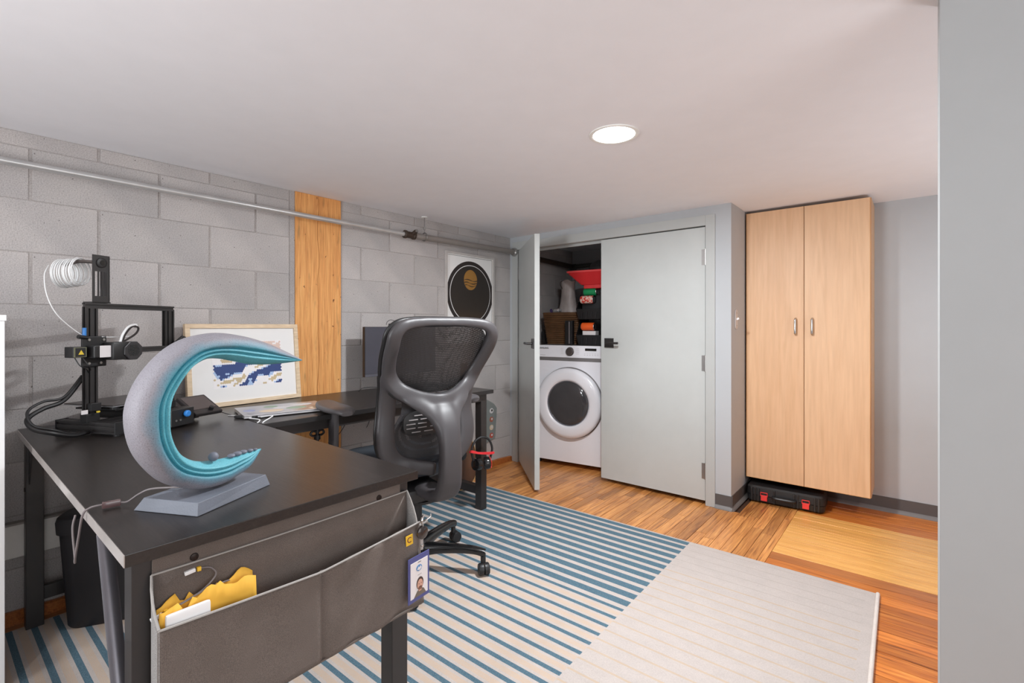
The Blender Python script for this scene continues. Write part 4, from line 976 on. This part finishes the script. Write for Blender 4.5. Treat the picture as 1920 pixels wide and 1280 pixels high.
for s in (-1, 1): g = G(); g.tube(cat([(0, 0, -.018), (0, s*.02, -.01), (0, s*.032, -.022), (0, s*.02, -.032), (0, 0, -.03)], 5), .005, 8); P(g, 'wing', BLKPL, t, smooth=True)

# poster
ps = thing('sun_poster', 'framed poster of a gold sun in a dark circle on the block wall', 'poster', (.0, 2.683, 1.0))
PW, PH = .266, .70
for r_ in ((-PW, 0, PW, .016), (-PW, PH-.016, PW, PH), (-PW, .016, -PW+.016, PH-.016), (PW-.016, .016, PW, PH-.016)):
    g = G(); g.box((.0012, r_[0], r_[1]), (.020, r_[2], r_[3])); P(g, 'frame_rail', plain('silver_frame', (206, 200, 196), .35, .3), ps, bev=.001)
g = G(); g.box((.0012, -PW+.014, .014), (.010, PW-.014, PH-.014)); P(g, 'sheet', PWHITE, ps)
g = G(); g.box((.0102, -PW+.016, PH-.026), (.0112, PW-.022, PH-.0235)); g.box((.0102, PW-.0245, .02), (.0112, PW-.022, PH-.026)); g.box((.0102, -PW+.02, .02), (.0112, -PW+.0225, PH-.026)); P(g, 'border_line', PINK, ps)
zc = .392
def ring(g, x, r0, r1, n=72, yc=0, zc_=zc, d=.0006):
    for i in range(n):
        a, b = 2*PI*i/n, 2*PI*(i+1)/n
        q = [(x, yc+r*math.cos(t_), zc_+r*math.sin(t_)) for r, t_ in ((r0, a), (r1, a), (r1, b), (r0, b))]
        q = [(p[0], max(-PW+.024, min(PW-.024, p[1])), p[2]) for p in q]
        g.poly(q, (d, 0, 0))
def dsc(g, x, yc, zc_, ry, rz, n=64, d=.0006):
    g.poly([(x, max(-PW+.024, min(PW-.024, yc+ry*math.cos(2*PI*i/n))), zc_+rz*math.sin(2*PI*i/n)) for i in range(n)], (d, 0, 0))
g = G(); dsc(g, .0102, 0, zc, .252, .252); P(g, 'outer_ring', PINK, ps)
g = G(); dsc(g, .0110, 0, zc, .222, .222); P(g, 'white_circle', PWHITE, ps)
g = G(); dsc(g, .0118, 0, zc, .217, .217); P(g, 'dark_disc', POSTG, ps)
g = G(); dsc(g, .0126, -.005, .50, .072, .078, 40); P(g, 'gold_sun', GOLD, ps)
for k in range(3):
    z_ = .497-.021*k; n = 24; up = []; lo = []
    for i in range(n+1):
        y_ = -.005+(-.0715+.143*i/n)*math.sqrt(max(0, 1-((z_-.50)/.078)**2)); ww = .0012+.0022*abs(math.sin(i/n*PI*1.5+k)); cz_ = z_+.006*math.sin(i/n*2*PI+.4*k)
        up.append((.0134, y_, cz_+ww)); lo.append((.0134, y_, cz_-ww))
    g = G(); g.poly(up+lo[::-1], (.0004, 0, 0)); P(g, 'wave_line', PINK, ps)

# speaker panel, headphones, guitar
t = thing('stickered_panel', 'pale grey slanted-top panel with four stickers on the wall beyond the far desk', 'panel', (.004, 2.92, .2))
g = G(); g.poly([(0, -.07, .0), (0, .047, .03), (0, .067, .27), (0, .03, .31), (0, -.07, .36)], (.008, 0, 0)); P(g, 'plate', GREYPAN, t, bev=.001)
for z_, m_ in ((.255, STICKW), (.185, plain('sticker_rust', (166, 96, 76), .5)), (.12, STICKP), (.055, plain('sticker_red', (184, 84, 70), .5))):
    g = G(); disc(g, .0082, .0, z_, .024, .022, 9, .0008); s_o = P(g, 'sticker', m_, t)
    g = G(); disc(g, .0091, .004, z_+.003, .010, .010, 7, .0005); P(g, 'sticker_print', STICKW if m_ is not STICKW else INK, s_o)
hp = thing('headphones', 'black headphones wrapped with red cord hanging from the far desk leg', 'headphones', (.655, 2.125, .37), math.radians(-22))
g = G(); g.tube(cat([(0, -.055, -.03), (0, -.068, .03), (0, -.045, .085), (0, 0, .105), (0, .045, .085), (0, .068, .03), (0, .055, -.03)], 6), .007, 8, flat=1.0); P(g, 'headband', BLKPL, hp, smooth=True)
for s in (-1, 1):
    g = G(); g.prof((0.0, s*.03, -.055), (.35, s*.9, .1), [(-.018, .026), (-.012, .036), (.006, .038), (.02, .034), (.026, .02)], 24); P(g, 'ear_cup', GLOSSBK, hp, smooth=True)
g = G()
for k in range(4): g.tube(cat([(.012, -.074, .022+.004*k), (.02, -.03, .012+.003*k), (.02, .03, .002+.004*k), (.012, .074, .0+.003*k), (-.012, .074, .002), (-.016, 0, .008), (-.012, -.074, .016)], 5, True), .002, 6, closed=True)
g.tube(cat([(.03, .03, -.0), (.045, .04, -.03), (.04, .045, -.06), (.045, .04, -.075)], 5), .002, 6); P(g, 'red_cord', CORDR, hp, smooth=True)
gt = thing('acoustic_guitar', 'dark brown guitar standing behind the far desk leg and the chair', 'guitar', (.25, 2.33, .238), 0, rot=(math.radians(180), math.radians(4), math.radians(-25)))
def gout(k):
    o_ = []
    for i in range(48):
        a = 2*PI*i/48; r_ = .135+.028*math.cos(2*a)+.02*math.cos(a); o_.append((r_*math.cos(a)*1.3*k, r_*math.sin(a)*k))
    return o_
g = G(); bo = gout(1); g.loft([[(-.045, y, z*.9+.0) for z, y in bo], [(.045, y, z*.9) for z, y in bo]]); P(g, 'body', GUIT, gt, bev=.004, smooth=True)
g = G(); g.tube([(.047, y, z*.9) for z, y in gout(.985)], .0025, 6, closed=True); P(g, 'binding', plain('cream_binding', (196, 160, 110), .4), gt, smooth=True)
g = G(); g.cyl((.044, 0, -.03), (.0462, 0, -.03), .035, n=24); P(g, 'sound_hole', GLOSSBK, gt, smooth=True)
g = G(); g.box((.03, -.022, -.66), (.052, .022, -.10)); P(g, 'neck', GUIT, gt, bev=.003)

# ---------------------------------------------------------------- maple cabinet
mc = thing('maple_cabinet', 'tall maple two-door cabinet hung on the far wall', 'cabinet', (2.129, 3.78, .14))
CW, CD, CHH = .334, .299, 1.752
g = G(); g.box((-CW, -CD+.0225, 0), (-CW+.018, -.001, CHH)); g.box((CW-.018, -CD+.0225, 0), (CW+.003, -.001, CHH)); g.box((-CW+.018, -CD+.02, 0), (CW-.018, -.001, .018)); g.box((-CW+.018, -CD+.02, CHH-.018), (CW-.018, -.001, CHH)); g.box((-CW+.018, -.01, .018), (CW-.018, -.001, CHH-.018)); P(g, 'carcass', MAPLE, mc, bev=.001)
for s, x0, x1 in ((-1, -CW+.001, -.0015), (1, .0015, CW-.001)):
    g = G(); g.box((x0, -CD, .003), (x1, -CD+.0185, CHH-.002)); d = P(g, 'door', MAPLE, mc, bev=.0012)
    g = G(); g.box((x0, -CD-.0006, .003), (x1, -CD-.0001, .006)); g.box((x0 if s < 0 else x1-.003, -CD-.0006, .006), (x0+.003 if s < 0 else x1, -CD-.0001, CHH-.002)); P(g, 'edge_band', MAPLEE, d)
    hx_ = s*.045; z0, z1 = 1.05-.105, 1.05+.005
    g = G(); g.tube(cat([(hx_, -CD+.002, z0+.004), (hx_, -CD-.016, z0+.008), (hx_, -CD-.024, z0+.022), (hx_, -CD-.024, z1-.022), (hx_, -CD-.016, z1-.008), (hx_, -CD+.002, z1-.004)], 5), .0062, 10); P(g, 'handle', CHROME, d, smooth=True)
# tool case under cabinet
tc = thing('tool_case', 'black plastic tool case with two red latches under the maple cabinet', 'case', (2.02, 3.565, 0), math.radians(3))
g = G(); g.loft([rr(.205, .115, .004, .03), rr(.215, .125, .012, .035), rr(.218, .128, .048, .035)]); P(g, 'lower_shell', BLKPL, tc, smooth=True)
g = G(); g.loft([rr(.218, .128, .051, .035), rr(.215, .125, .095, .035), rr(.205, .115, .105, .03), rr(.1, .05, .106, .03)]); P(g, 'upper_shell', BLKPL, tc, smooth=True)
for x_ in (-.185, -.165, -.145, -.055, .055, .075, .165, .185):
    g = G(); g.box((x_-.006, -.134, .012), (x_+.006, -.120, .095)); P(g, 'rib', BLKPL, tc, bev=.003)
g = G(); g.tube(cat([(-.06, -.125, .052), (-.055, -.148, .052), (.0, -.152, .052), (.055, -.148, .052), (.06, -.125, .052)], 4), .010, 10); P(g, 'handle', BLKPL, tc, smooth=True)
for x_ in (-.112, .118):
    g = G(); g.box((x_-.018, -.139, .020), (x_+.018, -.129, .055)); lt = P(g, 'latch', REDL, tc, bev=.002)
    g = G(); g.tube([(x_-.019, -.136, .05), (x_-.019, -.136, .072), (x_+.019, -.136, .072), (x_+.019, -.136, .05)], .003, 6); P(g, 'latch_loop', REDL, lt, smooth=True)

# light switch on the return wall
t = thing('light_switch', 'small light switch plate on the closet side wall beside the maple cabinet', 'switch', (1.787, 3.275, 1.186))
g = G(); g.loft([[(0.0, y, z) for y, z, _ in [(q[0], q[1], 0) for q in rr(.028, .063, 0, .02)]], [(.004, y*.94, z*.97) for y, z, _ in [(q[0], q[1], 0) for q in rr(.028, .063, 0, .02)]]]); P(g, 'plate', SWITCHP, t, bev=.0008)
g = G(); g.cbox((.010, 0, .003), (.016, .009, .012), ry=-.5, bev=.001); P(g, 'toggle', WHITEPL, t)
for z_ in (-.04, .04): g = G(); g.cyl((.004, 0, z_), (.0052, 0, z_), .004, n=10); P(g, 'screw', SCREW, t)

# ---------------------------------------------------------------- washer in the closet
ws_ = thing('front_load_washer', 'white front-loading washer with a round glass door inside the closet', 'washer', (.508, 3.308, 0), math.radians(8.0))
g = G(); g.box((-.343, .006, .042), (.343, .74, .983)); P(g, 'cabinet_body', WASHW, ws_, bev=.006)
g = G(); g.box((-.343, -.008, .042), (.343, .006, .888)); P(g, 'front_panel', WASHW, ws_, bev=.003)
g = G(); g.box((-.343, -.008, .860), (.343, .004, .889)); g.box((-.343, -.010, .862), (.343, -.0078, .887)); P(g, 'grey_band', WASHG, ws_)
g = G(); g.hexa([(-.343, -.010, .889), (.343, -.010, .889), (.343, .02, .889), (-.343, .02, .889), (-.343, .0, .986), (.343, .0, .986), (.343, .02, .986), (-.343, .02, .986)]); P(g, 'control_panel', WASHW, ws_, bev=.003)
g = G(); g.prof((.01, -.006, .938), (0,-1,.1), [(0, .036), (.002, .036), (.004, .031), (.020, .029), (.023, .026)], 32); P(g, 'dial', plain('dial_grey', (96, 88, 86), .3, .6), ws_, smooth=True)
g = G(); g.cbox((.19, -.0075, .957), (.095, .002, .019), rx=-.1); P(g, 'display', GLOSSBK, ws_)
g = G()
for sx in (-1, 1):
    for k in range(4): g.cbox((.01+sx*.068, -.008, .962-.014*k), (.025, .0006, .0015), rx=-.1)
for k in range(6): g.cbox((.14+.022*k, -.0085, .925), (.012, .0006, .0018), rx=-.1); g.cbox((.14+.022*k, -.0088, .913), (.009, .0006, .003), rx=-.1)
P(g, 'panel_markings', PRINTG, ws_)
text('lettering', 'SAMSUNG', .020, (-.228, -.0055, .962), (PI/2-.1, 0, 0), INK, ws_)
g = G(); g.cbox((-.235, -.0095, .905), (.05, .0005, .003), rx=-.1); P(g, 'small_print', PRINTG, ws_)
dc = (.01, -.008, .525)
g = G(); g.prof(dc, (0,-1,0), [(0, .286), (.001, .288), (.001, .275)], 72); P(g, 'door_groove', WASHG, ws_, smooth=True)
g = G(); 
R_ = [(0, .278), (.03, .282), (.045, .272), (.052, .25), (.054, .20), (.050, .186), (.035, .178)]
nn = 72; rings = [[(dc[0]+r*math.cos(2*PI*i/nn), dc[1]-t_, dc[2]+r*math.sin(2*PI*i/nn)) for i in range(nn)] for t_, r in R_]; g.loft(rings, cap=False); wd = P(g, 'door', WASHW, ws_, smooth=True, angle=50)
g = G(); g.prof((dc[0], dc[1]-.034, dc[2]), (0,-1,0), [(-.02, .178), (.002, .178), (.010, .165), (.014, .12), (.015, .05)], 64); P(g, 'door_glass', GLASSD, wd, smooth=True, angle=60)
g = G(); g.prof((dc[0], dc[1]-.036, dc[2]), (0,-1,0), [(0, .1875), (.006, .1855), (.007, .178), (.002, .176)], 64); P(g, 'glass_rim', plain('rim_grey', (150, 150, 158), .2, .4), wd, smooth=True)
for sx in (-.3, .3):
    for sy in (.05, .68): g = G(); g.cyl((sx, sy, 0), (sx, sy, .044), .02, n=12); P(g, 'foot', BLKPL, ws_)
# things on the washer
ZW = .984
bk = thing('wicker_basket', 'brown wicker basket standing on the washer in the closet', 'basket', (.28, 3.62, ZW+.002), math.radians(8))
def brect(hx, hy, z): return rr(hx, hy, z, .03, 3)
rows_ = 15; 
g = G(); g.loft([brect(.135, .10, 0), brect(.166, .128, .26)]); P(g, 'core', WICKD, bk, smooth=True)
NV = 26
for k in range(rows_):
    f = k/(rows_-1); hx_, hy_ = .138+.028*f, .103+.026*f; z_ = .008+.248*f; pts = []
    base = cat([(p[0], p[1], z_) for p in rr(hx_, hy_, z_, .03, 2)], 5, True)
    for i, p in enumerate(base): s = 1+.018*math.sin(i*PI/2.5+(PI if k % 2 else 0)); pts.append((p.x*s, p.y*s, z_))
    g = G(); g.tube(pts, .0085, 6, closed=True); P(g, 'woven_row', WICK, bk, smooth=True)
g = G(); g.tube([(p[0]*1.02, p[1]*1.02, .268) for p in brect(.168, .130, .268)], .010, 8, closed=True); P(g, 'rim', WICK, bk, smooth=True)
t = thing('plastic_bag', 'crumpled grey plastic bag standing in the wicker basket', 'bag', (.27, 3.66, ZW+.255))
g = G(); rings = []
for k in range(9):
    f = k/8; R0 = .098-.035*f+.012*math.sin(f*7)
    rings.append([(R0*math.cos(2*PI*i/20)*(1+.10*math.sin(i*2.3+k)), R0*.7*math.sin(2*PI*i/20)*(1+.1*math.cos(i*1.7+k)), .39*f-.08+.01*math.sin(i*1.3)*(f > .6)) for i in range(20)])
g.loft(rings); P(g, 'bag_body', BAGM, t, smooth=True, angle=70)
g = G(); g.tube(cat([(-.045, -.03, .24), (-.055, -.045, .28), (-.045, -.04, .305), (-.035, -.03, .27)], 5), .004, 6); P(g, 'tie', plain('tie_dark', (66, 56, 52), .7), t, smooth=True)
t = thing('purple_scissors', 'purple handled scissors poking out of the wicker basket', 'scissors', (.165, 3.56, ZW+.268))
g = G(); g.tube(cat([(0, 0, -.03), (.004, 0, .0), (-.012, 0, .018), (-.02, 0, .035), (-.008, 0, .04), (.0, 0, .02), (.006, 0, .0)], 5), .005, 6); P(g, 'handle', plain('purple_plastic', (70, 44, 110), .4), t, smooth=True)
t = thing('clear_spray_bottle', 'white capped bottle lying on top of the wicker basket', 'bottle', (.235, 3.54, ZW+.292), math.radians(-5))
g = G(); g.prof((-.04, 0, 0), (1,0,.1), [(0, .012), (.008, .018), (.055, .018), (.065, .01), (.085, .009)], 16); P(g, 'body', plain('translucent_white', (170, 168, 168), .3), t, smooth=True)
t = thing('black_tall_box', 'narrow black box standing in front of the wicker basket on the washer', 'box', (.415, 3.46, ZW+.002), math.radians(8))
g = G(); g.box((-.034, -.022, 0), (.034, .022, .205)); P(g, 'body', BLKPL, t, bev=.004)
g = G(); g.box((.0, -.0225, .01), (.012, -.0218, .195)); P(g, 'grey_reflection', CABLE, t)  # grey strip paints a reflection on the black box
t = thing('dark_jug', 'dark container beside the wicker basket at the closet wall', 'container', (.065, 3.62, ZW+.002))
g = G(); g.prof((0,0,0), (0,0,1), [(0, .045), (.01, .05), (.11, .05), (.125, .03), (.14, .028)], 20); P(g, 'body', BLKPL, t, smooth=True)
def bin_(z, y, label):
    t = thing('stacking_bin', label, 'bin', (.60, y, z), math.radians(8), group='stacked black bins')
    g = G(); w_ = .135
    g.hexa([(-w_*.85, -.10, 0), (w_*.85, -.10, 0), (w_*.85, .16, 0), (-w_*.85, .16, 0), (-w_*.85, -.10, .006), (w_*.85, -.10, .006), (w_*.85, .16, .006), (-w_*.85, .16, .006)])
    for s in (-1, 1):
        x0, x1 = s*w_*.85, s*w_
        g.poly([(x0, -.10, 0), (x0, .16, 0), (x1, .16, .21), (x1, -.02, .21), (x1*.98, -.08, .13), (x1*.94, -.125, .085)], (-s*.005, 0, 0))
    g.hexa([(-w_*.85, -.10, 0), (w_*.85, -.10, 0), (w_*.85, -.095, 0), (-w_*.85, -.095, 0), (-w_*.94, -.128, .085), (w_*.94, -.128, .085), (w_*.94, -.12, .085), (-w_*.94, -.12, .085)])
    g.box((-w_, .155, 0), (w_, .16, .21)); P(g, 'shell', BLKPL, t)
    g = G()
    for i in range(5): x_ = -.085+.042*i; g.hexa([(x_-.004, -.106, .008), (x_+.004, -.106, .008), (x_+.004, -.10, .008), (x_-.004, -.10, .008), (x_-.004+.012, -.125, .06), (x_+.004+.012, -.125, .06), (x_+.016, -.118, .06), (x_+.008, -.118, .06)])
    P(g, 'ribs', plain('rib_black', (44, 42, 44), .35), t)
bin_(ZW+.002, 3.58, 'lower black stacking bin holding the orange can on the washer')
bin_(ZW+.002+.215, 3.58, 'upper black stacking bin holding the green and red cans')
def can(x, y, z, rz, m, label):
    t = thing('drink_can', label, 'can', (x, y, z), rz)
    g = G(); g.prof((-.058, 0, 0), (1,0,0), [(.004, .028), (.010, .0325), (.106, .0325), (.112, .028)], 24); P(g, 'body', m, t, smooth=True)
    g = G(); g.prof((-.058, 0, 0), (1,0,0), [(-.0, .024), (.001, .0265), (.005, .028)], 24); g.prof((-.058, 0, 0), (1,0,0), [(.111, .028), (.1155, .0265), (.116, .024)], 24); P(g, 'metal_ends', CHROME, t, smooth=True)
can(.60, 3.49, 1.428, math.radians(8), GREEN, 'green drink can lying in the upper black bin')
can(.585, 3.462, 1.362, math.radians(8), CANR, 'red and white drink can lying below the green can')
can(.592, 3.465, 1.140, math.radians(8), ORANGE, 'orange drink can lying in the lower black bin')
t = thing('white_carton', 'white carton under the orange can in the lower black bin', 'carton', (.60, 3.492, 1.04), math.radians(8))
g = G(); g.box((-.06, -.03, .0), (.055, .04, .063)); P(g, 'body', PRINTW, t, bev=.002)
t = thing('dark_filler_box', 'dark box behind the cans in the upper black bin', 'box', (.60, 3.57, 1.21), math.radians(8))
g = G(); g.box((-.10, -.05, 0), (.10, .08, .19)); P(g, 'body', plain('dark_box', (26, 24, 26), .6), t, bev=.003)
g = G(); 
t = thing('red_tray', 'red plastic tray with sloping sides on top of the black bins', 'tray', (.675, 3.54, 1.452), math.radians(8))
g.loft([[(p[0], p[1], p[2]) for p in rr(.145, .10, .03, .02)], [(p[0], p[1], p[2]) for p in rr(.235, .155, .118, .03)], [(p[0], p[1], p[2]) for p in rr(.245, .165, .138, .03)], [(p[0], p[1], p[2]) for p in rr(.225, .145, .138, .03)], [(p[0], p[1], p[2]) for p in rr(.140, .095, .036, .02)]]); P(g, 'tray_body', RED, t, smooth=True, angle=40)
g = G(); g.loft([rr(.247, .167, .128, .03), rr(.250, .170, .136, .03), rr(.247, .167, .142, .03)]); P(g, 'rim', plain('red_rim', (236, 84, 84), .35), t, smooth=True)
g = G(); g.box((-.12, -.09, .0), (.12, .10, .03)); P(g, 'base', RED, t, bev=.003)
t = thing('black_round_case', 'black rounded case lying on the red tray near the closet ceiling', 'case', (.70, 3.57, 1.52), math.radians(8))
g = G(); g.prof((0, 0, 0), (0,0,1), [(0, .10), (.05, .13), (.10, .145), (.14, .12), (.165, .075), (.175, .02)], 32); P(g, 'body', plain('matte_black', (24, 23, 24), .7), t, smooth=True)
# closet pipes
t = thing('closet_pipe', 'dark brown pipe running under the closet ceiling', 'pipe', (.06, 3.7, 1.70))
g = G(); g.tube([(0, -.42, .05), (0, .36, .03)], .024, 14); P(g, 'side_run', BROWNM, t, smooth=True)
g = G(); g.tube([(0, .37, .03), (1.5, .37, .04)], .022, 14); g.prof((-.0, .37, .028), (1,0,0), [(-.03, .0), (-.028, .03), (.03, .03), (.032, .022)], 16); P(g, 'back_run', plain('grey_green_pipe', (84, 86, 82), .5, .4), t, smooth=True)
g = G(); g.tube([(.36, .37, .055), (.36, .37, .195)], .005, 8); g.tube([(.36+.0, .37+.028*math.cos(a), .032+.028*math.sin(a)) for a in [2*PI*i/14 for i in range(14)]], .004, 6, closed=True); P(g, 'hanger', STEELD, t, smooth=True)
